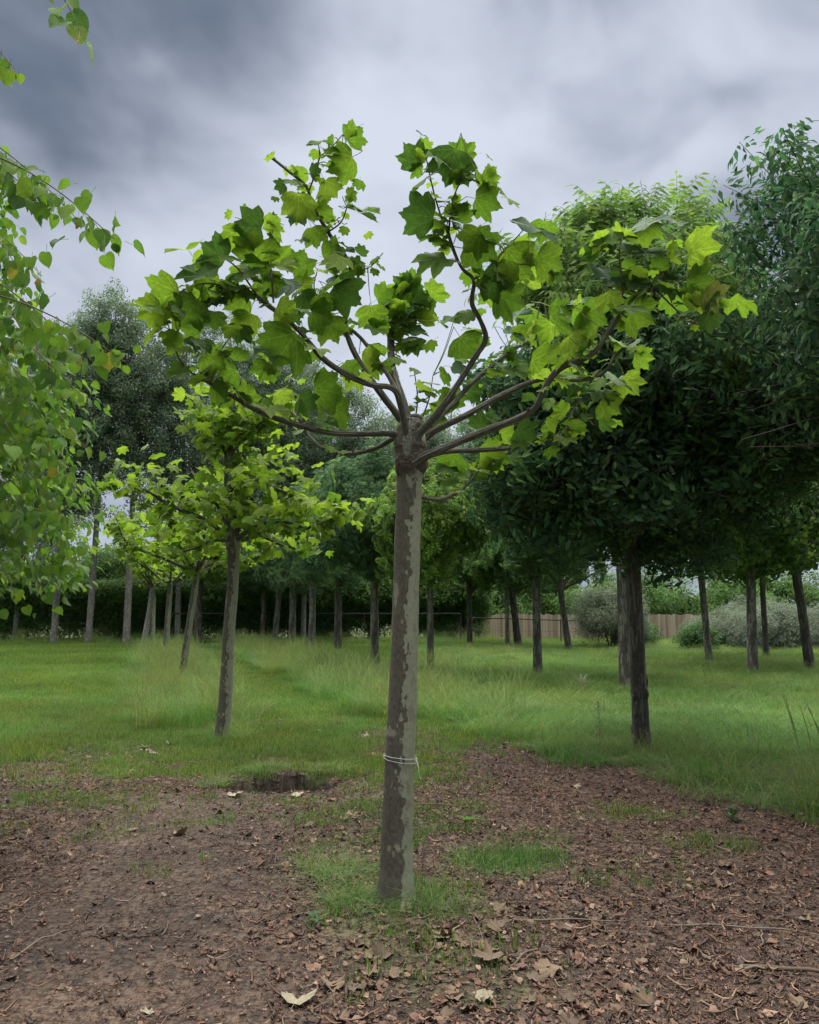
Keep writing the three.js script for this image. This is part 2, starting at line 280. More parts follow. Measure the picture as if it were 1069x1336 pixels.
// measured: points [x, y, z, radius] in metres
const BRANCHES = [[[-0.016,2.652,-4.88,0.0259],[-0.113,2.669,-4.826,0.0201],[-0.248,2.657,-4.772,0.0176],[-0.47,2.65,-4.719,0.0158],[-0.666,2.692,-4.665,0.0142],[-0.836,2.738,-4.611,0.0128],[-1.003,2.823,-4.558,0.0116],[-1.123,2.889,-4.504,0.0104],[-1.21,2.926,-4.45,0.0094]],[[-0.021,2.643,-4.9,0.0216],[-0.093,2.675,-4.986,0.0167],[-0.215,2.63,-5.071,0.0147],[-0.414,2.612,-5.157,0.0131],[-0.571,2.675,-5.243,0.0118],[-0.658,2.76,-5.329,0.0106],[-0.721,2.868,-5.414,0.0096],[-0.813,2.969,-5.5,0.0086]],[[0.002,2.546,-4.82,0.0288],[-0.016,2.665,-4.786,0.0232],[-0.043,2.797,-4.753,0.0208],[-0.079,2.899,-4.719,0.019],[-0.119,2.918,-4.685,0.0175],[-0.221,2.922,-4.652,0.0162],[-0.376,2.981,-4.618,0.015],[-0.507,3.067,-4.585,0.0139],[-0.601,3.174,-4.551,0.0128],[-0.699,3.267,-4.517,0.0119],[-0.805,3.34,-4.484,0.011],[-0.878,3.39,-4.45,0.0101]],[[-0.017,2.653,-4.95,0.0302],[-0.04,2.758,-4.946,0.0236],[-0.097,2.844,-4.942,0.0208],[-0.187,2.964,-4.938,0.0187],[-0.302,3.129,-4.933,0.0169],[-0.389,3.325,-4.929,0.0154],[-0.4,3.477,-4.925,0.0139],[-0.368,3.75,-4.921,0.0126],[-0.501,3.966,-4.917,0.0114],[-0.614,4.163,-4.913,0.0103],[-0.654,4.284,-4.908,0.0092],[-0.777,4.396,-4.904,0.0082],[-0.876,4.476,-4.9,0.0072]],[[-0.067,2.911,-4.83,0.0187],[-0.125,3.042,-4.904,0.0142],[-0.194,3.163,-4.978,0.0123],[-0.311,3.342,-5.052,0.0109],[-0.415,3.45,-5.126,0.0097],[-0.554,3.582,-5.2,0.0086]],[[0.017,2.677,-4.95,0.0302],[-0.032,2.903,-5.075,0.0263],[-0.103,3.14,-5.2,0.0246],[-0.121,3.282,-5.325,0.0234],[-0.129,3.54,-5.45,0.0223]],[[0.03,2.579,-4.82,0.0288],[0.053,2.652,-4.791,0.0223],[0.162,2.771,-4.762,0.0196],[0.284,2.945,-4.733,0.0175],[0.384,3.1,-4.704,0.0158],[0.45,3.207,-4.675,0.0142],[0.417,3.309,-4.645,0.0128],[0.366,3.401,-4.616,0.0116],[0.374,3.534,-4.587,0.0104],[0.306,3.592,-4.558,0.0093],[0.247,3.714,-4.529,0.0082],[0.215,3.822,-4.5,0.0072]],[[0.04,2.619,-4.9,0.0288],[0.147,2.701,-4.905,0.022],[0.355,2.807,-4.91,0.0191],[0.544,2.915,-4.915,0.017],[0.731,3.008,-4.92,0.0151],[0.836,3.034,-4.925,0.0135],[1.088,3.035,-4.93,0.0121],[1.214,3.09,-4.935,0.0107],[1.28,3.19,-4.94,0.0095],[1.39,3.286,-4.945,0.0083],[1.447,3.367,-4.95,0.0072]],[[0.025,2.482,-4.8,0.0317],[0.102,2.527,-4.771,0.0259],[0.242,2.581,-4.742,0.0234],[0.438,2.658,-4.713,0.0216],[0.634,2.729,-4.683,0.02],[0.729,2.785,-4.654,0.0187],[0.784,2.896,-4.625,0.0174],[0.861,2.997,-4.596,0.0163],[1.052,3.079,-4.567,0.0152],[1.145,3.21,-4.537,0.0142],[1.239,3.341,-4.508,0.0133],[1.308,3.416,-4.479,0.0124],[1.413,3.418,-4.45,0.0115]],[[0.049,2.543,-4.95,0.0202],[0.211,2.59,-4.993,0.0153],[0.467,2.613,-5.036,0.0132],[0.684,2.641,-5.079,0.0117],[0.842,2.715,-5.121,0.0104],[0.978,2.734,-5.164,0.0092],[1.054,2.88,-5.207,0.0082],[1.114,2.968,-5.25,0.0072]],[[0.031,2.664,-5.0,0.0245],[0.149,2.794,-5.1,0.0186],[0.276,2.945,-5.2,0.0162],[0.405,3.106,-5.3,0.0143],[0.554,3.263,-5.4,0.0127],[0.704,3.403,-5.5,0.0113],[0.842,3.509,-5.6,0.0101]],[[0.012,2.324,-4.98,0.0158],[0.069,2.322,-5.067,0.0123],[0.178,2.315,-5.153,0.0109],[0.275,2.357,-5.24,0.0097],[0.345,2.405,-5.327,0.0088],[0.439,2.517,-5.413,0.008],[0.488,2.616,-5.5,0.0072]]];
const SHOOTS = [[[-0.638,4.249,-4.9,0.006],[-0.593,4.364,-4.875,0.0053],[-0.563,4.452,-4.85,0.0045],[-0.503,4.489,-4.825,0.0037],[-0.415,4.576,-4.8,0.003]],[[-0.565,4.464,-4.87,0.006],[-0.573,4.529,-4.85,0.003]],[[-0.514,3.978,-4.9,0.006],[-0.429,4.028,-4.867,0.005],[-0.389,4.112,-4.833,0.004],[-0.354,4.195,-4.8,0.003]],[[-0.777,3.36,-4.5,0.006],[-0.788,3.529,-4.467,0.005],[-0.796,3.72,-4.433,0.004],[-0.774,3.804,-4.4,0.003]],[[0.246,3.715,-4.52,0.006],[0.158,3.96,-4.497,0.005],[0.105,4.183,-4.473,0.004],[0.082,4.297,-4.45,0.003]],[[0.228,3.798,-4.5,0.006],[0.245,3.945,-4.467,0.005],[0.301,4.067,-4.433,0.004],[0.374,4.108,-4.4,0.003]],[[0.371,3.519,-4.55,0.006],[0.467,3.577,-4.525,0.0053],[0.532,3.659,-4.5,0.0045],[0.605,3.73,-4.475,0.0037],[0.651,3.774,-4.45,0.003]],[[0.465,3.59,-4.5,0.006],[0.678,3.567,-4.45,0.003]],[[1.205,3.29,-4.47,0.006],[1.205,3.452,-4.447,0.005],[1.187,3.624,-4.423,0.004],[1.216,3.795,-4.4,0.003]],[[1.404,3.418,-4.45,0.006],[1.445,3.556,-4.425,0.0045],[1.495,3.704,-4.4,0.003]],[[1.404,3.418,-4.45,0.006],[1.497,3.423,-4.375,0.0045],[1.588,3.479,-4.3,0.003]],[[1.404,3.409,-4.45,0.006],[1.47,3.299,-4.4,0.005],[1.543,3.192,-4.35,0.004],[1.608,3.152,-4.3,0.003]],[[1.447,3.367,-4.95,0.006],[1.454,3.521,-4.975,0.0045],[1.402,3.632,-5.0,0.003]],[[-1.21,2.926,-4.45,0.006],[-1.271,2.99,-4.4,0.005],[-1.303,3.105,-4.35,0.004],[-1.335,3.217,-4.3,0.003]],[[-0.878,3.39,-4.45,0.006],[-1.007,3.411,-4.4,0.005],[-1.144,3.412,-4.35,0.004],[-1.297,3.326,-4.3,0.003]],[[-0.865,3.386,-4.45,0.006],[-0.972,3.534,-4.425,0.0045],[-1.055,3.591,-4.4,0.003]],[[-1.117,2.882,-4.48,0.006],[-1.061,3.086,-4.49,0.0045],[-0.979,3.202,-4.5,0.003]],[[-0.129,3.54,-5.45,0.006],[-0.05,3.64,-5.425,0.0045],[0.029,3.767,-5.4,0.003]],[[-0.129,3.54,-5.45,0.006],[-0.182,3.667,-5.425,0.0045],[-0.286,3.685,-5.4,0.003]],[[-0.124,3.529,-5.45,0.006],[-0.024,3.594,-5.525,0.0045],[0.139,3.649,-5.6,0.003]],[[0.842,3.509,-5.6,0.006],[0.899,3.649,-5.6,0.0045],[0.929,3.791,-5.6,0.003]],[[1.114,2.968,-5.25,0.006],[1.093,3.11,-5.275,0.0045],[1.075,3.222,-5.3,0.003]],[[0.488,2.616,-5.5,0.006],[0.552,2.664,-5.5,0.0045],[0.63,2.69,-5.5,0.003]],[[-0.367,3.741,-4.9,0.006],[-0.261,3.741,-4.9,0.0045],[-0.166,3.842,-4.9,0.003]],[[-0.554,3.582,-5.2,0.006],[-0.626,3.719,-5.15,0.0045],[-0.596,3.829,-5.1,0.003]],[[-0.813,2.969,-5.5,0.006],[-0.842,3.12,-5.5,0.0045],[-0.765,3.256,-5.5,0.003]],[[0.051,2.748,-5.05,0.006],[0.127,2.979,-5.175,0.0045],[0.156,3.169,-5.3,0.003]],[[0.026,2.737,-5.0,0.006],[0.051,2.959,-5.1,0.0045],[0.028,3.191,-5.2,0.003]]];
const KEY_LEAVES = [[-0.575,4.553,-4.85,0.134,100],[-0.343,4.567,-4.8,0.132,30],[-0.426,4.383,-4.8,0.203,-150],[-0.495,4.241,-4.85,0.134,-60],[-0.591,4.355,-4.85,0.089,20],[-0.694,4.095,-4.8,0.194,-100],[-0.522,4.091,-4.85,0.116,40],[-0.359,4.18,-4.8,0.074,0],[-0.28,4.03,-4.75,0.192,0],[-0.403,3.938,-4.8,0.062,-90],[-0.594,3.923,-4.85,0.143,-90],[-0.807,4.255,-4.85,0.075,190],[-0.896,3.746,-4.35,0.184,170],[-1.085,3.596,-4.35,0.168,150],[-1.169,3.46,-4.3,0.221,150],[-0.861,3.645,-4.4,0.194,100],[-0.928,3.543,-4.45,0.213,160],[-0.732,3.637,-4.5,0.157,60],[-0.467,3.818,-4.9,0.171,20],[-0.655,3.69,-4.7,0.164,70],[-0.419,3.628,-4.8,0.203,0],[-0.386,3.503,-4.75,0.218,-20],[-0.709,3.489,-4.6,0.178,-120],[-0.824,3.477,-4.55,0.159,-60],[-1.322,3.302,-4.25,0.195,190],[-1.383,3.199,-4.2,0.147,200],[-1.203,3.237,-4.3,0.19,-120],[-1.074,3.204,-4.35,0.112,-90],[-1.081,3.328,-4.4,0.146,-30],[-0.93,3.242,-4.5,0.149,-100],[-1.21,3.162,-4.4,0.137,140],[-1.293,3.076,-4.35,0.12,180],[-1.166,3.084,-4.4,0.129,-90],[-1.271,2.914,-4.35,0.136,190],[-1.1,2.996,-4.45,0.155,-45],[-0.705,3.1,-4.5,0.248,-140],[-0.977,3.065,-4.5,0.108,80],[-0.609,3.02,-4.7,0.147,-90],[-0.483,2.892,-4.7,0.199,0],[-0.401,2.799,-4.8,0.168,-10],[-0.486,2.723,-4.75,0.148,0],[-0.606,2.819,-4.7,0.13,-30],[-0.479,3.304,-4.8,0.168,-60],[-0.7,3.276,-4.45,0.155,-30],[-0.524,3.352,-4.7,0.164,-20],[-0.238,3.501,-5.1,0.178,-90],[-0.046,3.677,-5.4,0.218,60],[-0.005,3.849,-5.4,0.169,100],[0.121,3.716,-5.5,0.172,20],[0.036,3.4,-5.4,0.129,-60],[-0.217,3.29,-5.1,0.141,0],[-0.232,3.169,-5.0,0.156,-20],[-0.825,3.115,-4.6,0.127,200],[-0.626,3.558,-4.7,0.138,30],[-1.073,2.837,-4.5,0.141,-30],[-0.923,2.847,-4.6,0.144,40],[-0.748,2.856,-4.7,0.112,-60],[-1.027,3.842,-4.4,0.049,150],[-0.763,3.824,-4.4,0.049,60],[-0.167,3.723,-5.3,0.136,40],[-0.108,3.549,-5.4,0.119,150],[-1.016,3.415,-4.4,0.146,200],[-1.134,3.433,-4.4,0.162,170],[-0.839,2.989,-4.6,0.135,-120],[-1.036,2.957,-4.55,0.134,200],[-1.383,3.273,-4.35,0.128,160],[-1.178,3.347,-4.45,0.147,160],[-0.985,3.367,-4.5,0.149,-150],[-0.615,3.445,-4.7,0.138,-60],[-0.297,3.858,-4.9,0.072,60],[-0.223,3.741,-4.95,0.055,30],[-0.325,3.759,-4.9,0.108,0],[0.022,4.223,-4.45,0.146,120],[0.091,4.3,-4.45,0.07,90],[0.234,4.136,-4.4,0.217,-110],[0.305,4.259,-4.45,0.137,80],[0.323,4.093,-4.45,0.119,-60],[0.051,3.868,-4.45,0.21,180],[0.15,3.996,-4.5,0.157,120],[0.464,4.106,-4.4,0.058,60],[0.464,4.055,-4.4,0.118,0],[0.267,3.976,-4.5,0.07,160],[0.438,3.949,-4.45,0.156,-20],[0.296,3.903,-4.5,0.12,60],[0.315,3.801,-4.5,0.157,0],[0.139,3.627,-4.5,0.213,-150],[0.406,3.655,-4.45,0.21,-20],[0.613,3.597,-4.5,0.231,-60],[0.698,3.762,-4.4,0.226,60],[0.789,3.558,-4.4,0.172,0],[0.682,3.637,-4.5,0.074,60],[0.486,3.475,-4.5,0.176,0],[0.568,3.395,-4.55,0.178,-10],[0.475,3.763,-4.55,0.14,30],[-0.008,3.862,-5.4,0.167,120],[0.189,3.802,-5.4,0.144,60],[-0.043,3.682,-5.4,0.255,-60],[0.073,3.742,-5.4,0.144,30],[0.275,3.549,-5.3,0.142,-20],[0.403,3.57,-5.2,0.139,20],[1.097,3.702,-4.4,0.163,-150],[1.215,3.661,-4.42,0.173,-90],[1.313,3.782,-4.38,0.225,110],[1.501,3.767,-4.35,0.14,20],[1.35,3.612,-4.4,0.172,-45],[1.589,3.563,-4.25,0.201,0],[1.265,3.494,-4.45,0.201,-160],[1.112,3.494,-4.45,0.174,200],[1.114,3.326,-4.4,0.13,-70],[1.291,3.295,-4.5,0.194,-20],[1.064,3.312,-4.6,0.18,-30],[1.59,3.382,-4.3,0.168,10],[1.65,3.286,-4.25,0.219,-10],[1.636,3.172,-4.3,0.133,-70],[1.456,3.414,-4.4,0.136,-90],[1.405,3.552,-4.4,0.094,80],[0.961,3.139,-4.6,0.161,-60],[0.855,3.372,-5.0,0.154,-100],[0.703,3.455,-5.3,0.185,-45],[0.386,3.362,-5.3,0.207,-60],[0.334,3.192,-5.2,0.139,-20],[1.06,3.647,-5.5,0.215,0],[1.108,3.262,-5.0,0.154,40],[1.296,3.272,-4.9,0.131,40],[1.467,3.197,-5.0,0.134,0],[0.688,2.665,-4.8,0.148,-30],[1.295,2.922,-5.2,0.16,-30],[0.959,2.885,-5.1,0.115,150],[1.151,2.866,-5.2,0.09,0],[1.062,2.788,-5.2,0.139,-90],[0.881,2.765,-5.1,0.136,160],[0.899,2.612,-5.1,0.088,-60],[0.936,3.308,-5.5,0.238,0],[0.749,3.26,-5.5,0.192,-60],[0.471,2.867,-5.3,0.142,90],[0.545,2.649,-5.4,0.189,0],[1.341,3.095,-5.1,0.189,20],[1.432,3.079,-5.2,0.171,-50],[1.232,3.012,-5.2,0.171,-120],[1.078,3.108,-5.3,0.163,-90],[0.227,2.97,-5.3,0.153,120],[0.294,3.016,-5.3,0.153,60],[0.437,3.089,-5.4,0.133,20],[0.823,3.856,-5.3,0.153,60],[1.133,3.745,-5.5,0.158,120],[0.765,3.634,-5.4,0.178,-20],[1.052,3.678,-4.5,0.111,140],[1.295,2.856,-5.3,0.109,0],[0.602,2.692,-5.5,0.181,30],[0.672,2.809,-5.5,0.136,20],[0.509,2.599,-5.5,0.158,-20],[0.279,2.599,-5.5,0.204,-40],[-0.019,3.395,-5.4,0.133,-90],[0.05,3.514,-5.4,0.155,30],[0.119,3.61,-5.4,0.133,60]];
const LINDEN_SHOOTS = [[[-2.04,4.8,-3.3],[-1.912,4.745,-3.25],[-1.785,4.64,-3.2],[-1.659,4.493,-3.15],[-1.534,4.31,-3.1],[-1.412,4.097,-3.05],[-1.293,3.867,-3.0]],[[-2.481,3.895,-3.8],[-2.281,3.873,-3.75],[-2.082,3.813,-3.7],[-1.887,3.718,-3.65],[-1.694,3.591,-3.6],[-1.506,3.437,-3.55],[-1.323,3.266,-3.5]],[[-2.631,4.039,-3.9],[-2.47,4.02,-3.85],[-2.309,3.966,-3.8],[-2.15,3.878,-3.75],[-1.993,3.759,-3.7],[-1.838,3.614,-3.65],[-1.687,3.452,-3.6]],[[-2.745,4.187,-4.0],[-2.546,4.16,-3.95],[-2.348,4.09,-3.9],[-2.153,3.981,-3.85],[-1.96,3.835,-3.8],[-1.77,3.659,-3.75],[-1.585,3.465,-3.7]],[[-2.553,3.226,-4.0],[-2.34,3.22,-3.95],[-2.13,3.184,-3.9],[-1.923,3.116,-3.85],[-1.719,3.019,-3.8],[-1.52,2.898,-3.75],[-1.326,2.762,-3.7]],[[-2.734,3.478,-4.2],[-2.538,3.463,-4.15],[-2.343,3.405,-4.1],[-2.15,3.308,-4.05],[-1.959,3.175,-4.0],[-1.772,3.013,-3.95],[-1.589,2.832,-3.9]],[[-2.675,3.804,-4.0],[-2.535,3.788,-3.95],[-2.395,3.735,-3.9],[-2.255,3.648,-3.85],[-2.116,3.528,-3.8],[-1.979,3.381,-3.75],[-1.845,3.217,-3.7]],[[-3.002,3.986,-4.5],[-2.827,3.974,-4.45],[-2.652,3.925,-4.4],[-2.478,3.838,-4.35],[-2.306,3.715,-4.3],[-2.135,3.563,-4.25],[-1.968,3.392,-4.2]],[[-3.203,3.551,-4.8],[-2.97,3.535,-4.75],[-2.737,3.469,-4.7],[-2.506,3.357,-4.65],[-2.277,3.202,-4.6],[-2.052,3.012,-4.55],[-1.832,2.799,-4.5]],[[-3.235,3.415,-5.1],[-3.014,3.398,-5.05],[-2.793,3.324,-5.0],[-2.573,3.198,-4.95],[-2.355,3.024,-4.9],[-2.141,2.813,-4.85],[-1.93,2.575,-4.8]],[[-3.342,3.222,-5.3],[-3.122,3.206,-5.25],[-2.901,3.129,-5.2],[-2.681,2.999,-5.15],[-2.462,2.819,-5.1],[-2.247,2.599,-5.05],[-2.035,2.351,-5.0]],[[-3.452,3.066,-5.5],[-3.23,3.046,-5.45],[-3.007,2.957,-5.4],[-2.785,2.809,-5.35],[-2.564,2.607,-5.3],[-2.346,2.361,-5.25],[-2.132,2.085,-5.2]],[[-3.391,2.873,-5.6],[-3.18,2.854,-5.55],[-2.968,2.763,-5.5],[-2.756,2.612,-5.45],[-2.545,2.405,-5.4],[-2.337,2.153,-5.35],[-2.132,1.87,-5.3]],[[-3.482,2.656,-5.6],[-3.292,2.641,-5.55],[-3.101,2.56,-5.5],[-2.909,2.42,-5.45],[-2.718,2.226,-5.4],[-2.528,1.989,-5.35],[-2.341,1.722,-5.3]],[[-3.346,2.599,-5.3],[-3.189,2.585,-5.25],[-3.031,2.508,-5.2],[-2.871,2.375,-5.15],[-2.711,2.192,-5.1],[-2.552,1.968,-5.05],[-2.395,1.716,-5.0]],[[-3.044,3.145,-4.6],[-2.868,3.128,-4.55],[-2.692,3.058,-4.5],[-2.515,2.941,-4.45],[-2.34,2.781,-4.4],[-2.167,2.587,-4.35],[-1.997,2.369,-4.3]],[[-3.129,3.415,-4.7],[-2.936,3.395,-4.65],[-2.743,3.32,-4.6],[-2.55,3.198,-4.55],[-2.358,3.03,-4.5],[-2.17,2.827,-4.45],[-1.984,2.6,-4.4]],[[-2.994,3.568,-4.4],[-2.825,3.545,-4.35],[-2.655,3.47,-4.3],[-2.486,3.35,-4.25],[-2.317,3.188,-4.2],[-2.151,2.992,-4.15],[-1.988,2.773,-4.1]],[[-3.271,3.088,-5.2],[-3.083,3.072,-5.15],[-2.894,2.995,-5.1],[-2.704,2.864,-5.05],[-2.516,2.685,-5.0],[-2.329,2.465,-4.95],[-2.146,2.219,-4.9]],[[-3.299,2.959,-5.1],[-3.129,2.94,-5.05],[-2.957,2.857,-5.0],[-2.785,2.719,-4.95],[-2.613,2.531,-4.9],[-2.442,2.303,-4.85],[-2.274,2.047,-4.8]],[[-3.207,3.393,-4.9],[-3.005,3.369,-4.85],[-2.803,3.282,-4.8],[-2.601,3.141,-4.75],[-2.4,2.952,-4.7],[-2.202,2.723,-4.65],[-2.008,2.467,-4.6]],[[-2.429,2.586,-3.7],[-2.3,2.58,-3.65],[-2.172,2.541,-3.6],[-2.044,2.471,-3.55],[-1.918,2.371,-3.5],[-1.793,2.248,-3.45],[-1.67,2.111,-3.4]],[[-3.198,3.734,-5.0],[-3.005,3.718,-4.95],[-2.812,3.648,-4.9],[-2.62,3.531,-4.85],[-2.428,3.368,-4.8],[-2.239,3.169,-4.75],[-2.053,2.945,-4.7]],[[-2.517,4.519,-3.6],[-2.38,4.494,-3.55],[-2.244,4.439,-3.5],[-2.109,4.353,-3.45],[-1.976,4.238,-3.4],[-1.844,4.101,-3.35],[-1.715,3.949,-3.3]],[[-3.441,2.694,-5.8],[-3.253,2.695,-5.75],[-3.064,2.642,-5.7],[-2.875,2.539,-5.65],[-2.686,2.389,-5.6],[-2.499,2.199,-5.55],[-2.315,1.983,-5.5]],[[-3.223,3.796,-4.8],[-3.043,3.787,-4.75],[-2.862,3.734,-4.7],[-2.683,3.64,-4.65],[-2.504,3.507,-4.6],[-2.328,3.342,-4.55],[-2.154,3.156,-4.5]]];
const PLANE_TWO = [[[-2.334,2.48,-10.75,0.09],[-2.369,2.653,-10.75,0.0669],[-2.401,3.112,-10.75,0.0573],[-2.418,3.731,-10.75,0.05]],[[-2.417,3.679,-10.75,0.045],[-2.287,3.825,-10.7,0.0306],[-2.078,3.969,-10.65,0.0246],[-1.918,4.062,-10.6,0.02]],[[-2.286,2.597,-10.7,0.04],[-2.19,2.788,-10.6,0.0285],[-2.075,2.976,-10.5,0.0237],[-2.009,3.062,-10.4,0.02]],[[-2.285,2.547,-10.7,0.045],[-2.087,2.668,-10.6,0.03],[-1.872,2.747,-10.5,0.0238],[-1.561,2.746,-10.4,0.019],[-1.302,2.657,-10.3,0.015]],[[-2.276,2.556,-10.8,0.035],[-1.997,2.619,-10.933,0.0235],[-1.707,2.506,-11.067,0.0187],[-1.464,2.454,-11.2,0.015]],[[-2.335,2.547,-10.7,0.045],[-2.492,2.691,-10.625,0.0325],[-2.708,2.833,-10.55,0.0273],[-2.958,2.923,-10.475,0.0233],[-3.137,3.013,-10.4,0.02]],[[-2.346,2.551,-10.75,0.035],[-2.612,2.567,-10.933,0.0235],[-2.913,2.479,-11.117,0.0187],[-3.171,2.441,-11.3,0.015]],[[-2.358,2.607,-10.8,0.04],[-2.534,2.937,-11.0,0.0256],[-2.801,3.282,-11.2,0.0196],[-3.076,3.585,-11.4,0.015]],[[-2.338,2.607,-10.8,0.04],[-2.29,3.257,-11.033,0.0256],[-2.082,3.725,-11.267,0.0196],[-1.799,3.88,-11.5,0.015]],[[-2.417,3.679,-10.75,0.04],[-2.575,3.956,-10.825,0.0259],[-2.753,4.131,-10.9,0.02]],[[-2.384,3.214,-10.75,0.03],[-2.047,3.338,-10.567,0.0213],[-1.664,3.159,-10.383,0.0178],[-1.296,3.034,-10.2,0.015]],[[-1.302,2.657,-10.3,0.02],[-1.056,2.749,-10.25,0.0129],[-0.812,2.84,-10.2,0.01]],[[-3.137,3.013,-10.4,0.02],[-3.355,3.147,-10.3,0.0129],[-3.566,3.18,-10.2,0.01]],[[-2.417,3.679,-10.75,0.035],[-2.389,3.986,-10.725,0.0209],[-2.34,4.294,-10.7,0.015]],[[-2.078,3.969,-10.65,0.02],[-1.946,4.128,-10.575,0.0129],[-1.876,4.295,-10.5,0.01]],[[-2.581,3.961,-10.85,0.02],[-2.762,4.212,-10.925,0.0129],[-2.869,4.369,-11.0,0.01]]];

// ---------------------------------------------------------------- the ground: d is the distance ahead of the camera (d = -z)
const poly = (tbl, x) => { if (x <= tbl[0][0]) return tbl[0][1]; for (let i = 1; i < tbl.length; i++) if (x <= tbl[i][0]) return lerp(tbl[i - 1][1], tbl[i][1], (x - tbl[i - 1][0]) / (tbl[i][0] - tbl[i - 1][0])); return tbl[tbl.length - 1][1]; };
const LAWN = [[-8, 9.6], [-5, 8.6], [-4.3, 8.2], [-3.8, 8.3], [-3.4, 8.9], [-2.8, 8.9], [-1.84, 8.0], [-1.23, 8.0], [-0.63, 7.5], [0.04, 7.4], [0.3, 8.6], [0.8, 10.2], [1.1, 12]];
const FIELD = [[0.05, 14.6], [0.14, 14.0], [0.68, 11.4], [1.44, 9.7], [2.27, 8.5], [2.68, 7.2], [3.02, 6.4], [3.8, 5.2], [6, 3]];
const PATCH = [[-2.6, 7.3, 0.75, 0.5, 0.95], [-2.3, 8.2, 0.6, 0.5, 0.6], [-3.3, 8.6, 0.7, 0.5, 0.6], [-1.9, 8.6, 0.5, 0.4, 0.7], [0.15, 3.9, 0.45, 0.35, 0.4], [-0.15, 5.6, 0.3, 0.35, 0.45], [-3.1, 7.25, 0.4, 0.25, 0.5], [-3.9, 8.2, 0.5, 0.3, 0.4], [0.57, 5.54, 0.42, 0.26, 0.95], [-0.02, 5.0, 0.42, 0.34, 0.6], [0.1, 4.2, 0.5, 0.4, 0.42], [-0.25, 4.5, 0.35, 0.3, 0.4], [0.62, 4.5, 0.4, 0.3, 0.3], [1.9, 5.9, 0.5, 0.3, 0.4], [1.4, 5.2, 0.5, 0.3, 0.25], [0.45, 3.75, 0.3, 0.25, 0.4], [-1.2, 8.25, 0.75, 0.25, 0.85], [-1.75, 7.6, 0.35, 0.35, 0.5], [-0.45, 5.9, 0.35, 0.3, 0.55], [-0.7, 6.6, 0.4, 0.3, 0.5], [-0.3, 6.9, 0.4, 0.4, 0.5], [-2.9, 6.4, 0.4, 0.25, 0.35], [-0.55, 5.2, 0.3, 0.25, 0.5], [-1.1, 7.2, 0.5, 0.18, 0.3], [0.25, 7.9, 0.4, 0.5, 0.5], [-0.9, 4.6, 0.4, 0.2, 0.15], [1.75, 6.7, 0.4, 0.25, 0.35], [-1.55, 5.4, 0.4, 0.3, 0.15], [1.0, 6.1, 0.4, 0.25, 0.2]];
const HOLE = [-1.19, 7.78, 0.60, 0.22];
function fieldAmount(x, d) { return x < 0.05 ? 0 : sstep(-0.25, 0.7, d - poly(FIELD, x) + 1.0 * (fbm(x * 1.1, d * 1.1, 2, 3) - 0.5)); }
function stripAmount(x, d) {                        // uncut long grass along the rows of trunks
  const row = (ax, ad, bx, bd, w) => { const t = clamp(((x - ax) * (bx - ax) + (d - ad) * (bd - ad)) / ((bx - ax) ** 2 + (bd - ad) ** 2)); return 1 - sstep(w * 0.6, w * 1.2, Math.hypot(x - ax - t * (bx - ax), d - ad - t * (bd - ad)) + 0.9 * (fbm(x * 0.9, d * 0.9, 6, 3) - 0.5)); };
  return Math.max(row(-3.05, 12.2, -11, 37, 0.95), row(0.5, 13.2, -8, 39, 1.25), row(-26, 44, 4, 44.5, 1.3) * 0.8, row(-16, 22, -24, 40, 1.4) * 0.8);
}
function grassAmount(x, d) {
  const n = fbm(x * 1.3 + 7, d * 1.3, 1, 4) - 0.5, lawn = x < 1.2 ? sstep(-1.3, 2.2, d - poly(LAWN, x) + 5.0 * n) : 0;
  let g = Math.max(lawn, fieldAmount(x, d));
  for (const [px, pd, rx, rd, a] of PATCH) { const q = Math.hypot((x - px) / rx, (d - pd) / rd); if (q < 2) g = Math.max(g, a * (1 - sstep(0.4, 1.5, q + 1.6 * n))); }
  if (d > 5.8 && d < 12 && x < 1.2) g = Math.max(g, 0.5 * sstep(0.5, 0.7, fbm(x * 2.2, d * 2.2, 17, 4)));
  const bare = sstep(0.55, 0.66, fbm(x * 0.8 + 20, d * 0.8, 3, 3)) * (1 - sstep(11, 17, d));
  return g * (1 - 0.75 * bare) * (1 - holeAmount(x, d));
}
function holeAmount(x, d) { const q = Math.hypot((x - HOLE[0]) / HOLE[2], (d - HOLE[1]) / HOLE[3]) + 0.5 * (fbm(x * 5, d * 5, 9, 3) - 0.5); return 1 - sstep(0.8, 1.0, q); }
function groundY(x, d) {
  let y = 0.05 * (fbm(x * 0.35, d * 0.35, 4, 3) - 0.5) * sstep(2, 6, d) + 0.022 * (fbm(x * 3, d * 3, 8, 4) - 0.5);
  if (Math.abs(x - HOLE[0]) < 1.6 && Math.abs(d - HOLE[1]) < 1.2) {
    const n = 0.10 * (fbm(x * 6, d * 6, 5, 4) - 0.5), q = Math.hypot((x - HOLE[0]) / HOLE[2], (d - HOLE[1]) / HOLE[3]) + n * 4;
    y += (0.09 + n) * Math.exp(-Math.pow(Math.hypot((x - HOLE[0]) / 0.75, (d - HOLE[1] - 0.32) / 0.26), 2));
    y -= (0.18 + n * 0.8) * (1 - sstep(0.7, 1.04, q));
  }
  return y;
}
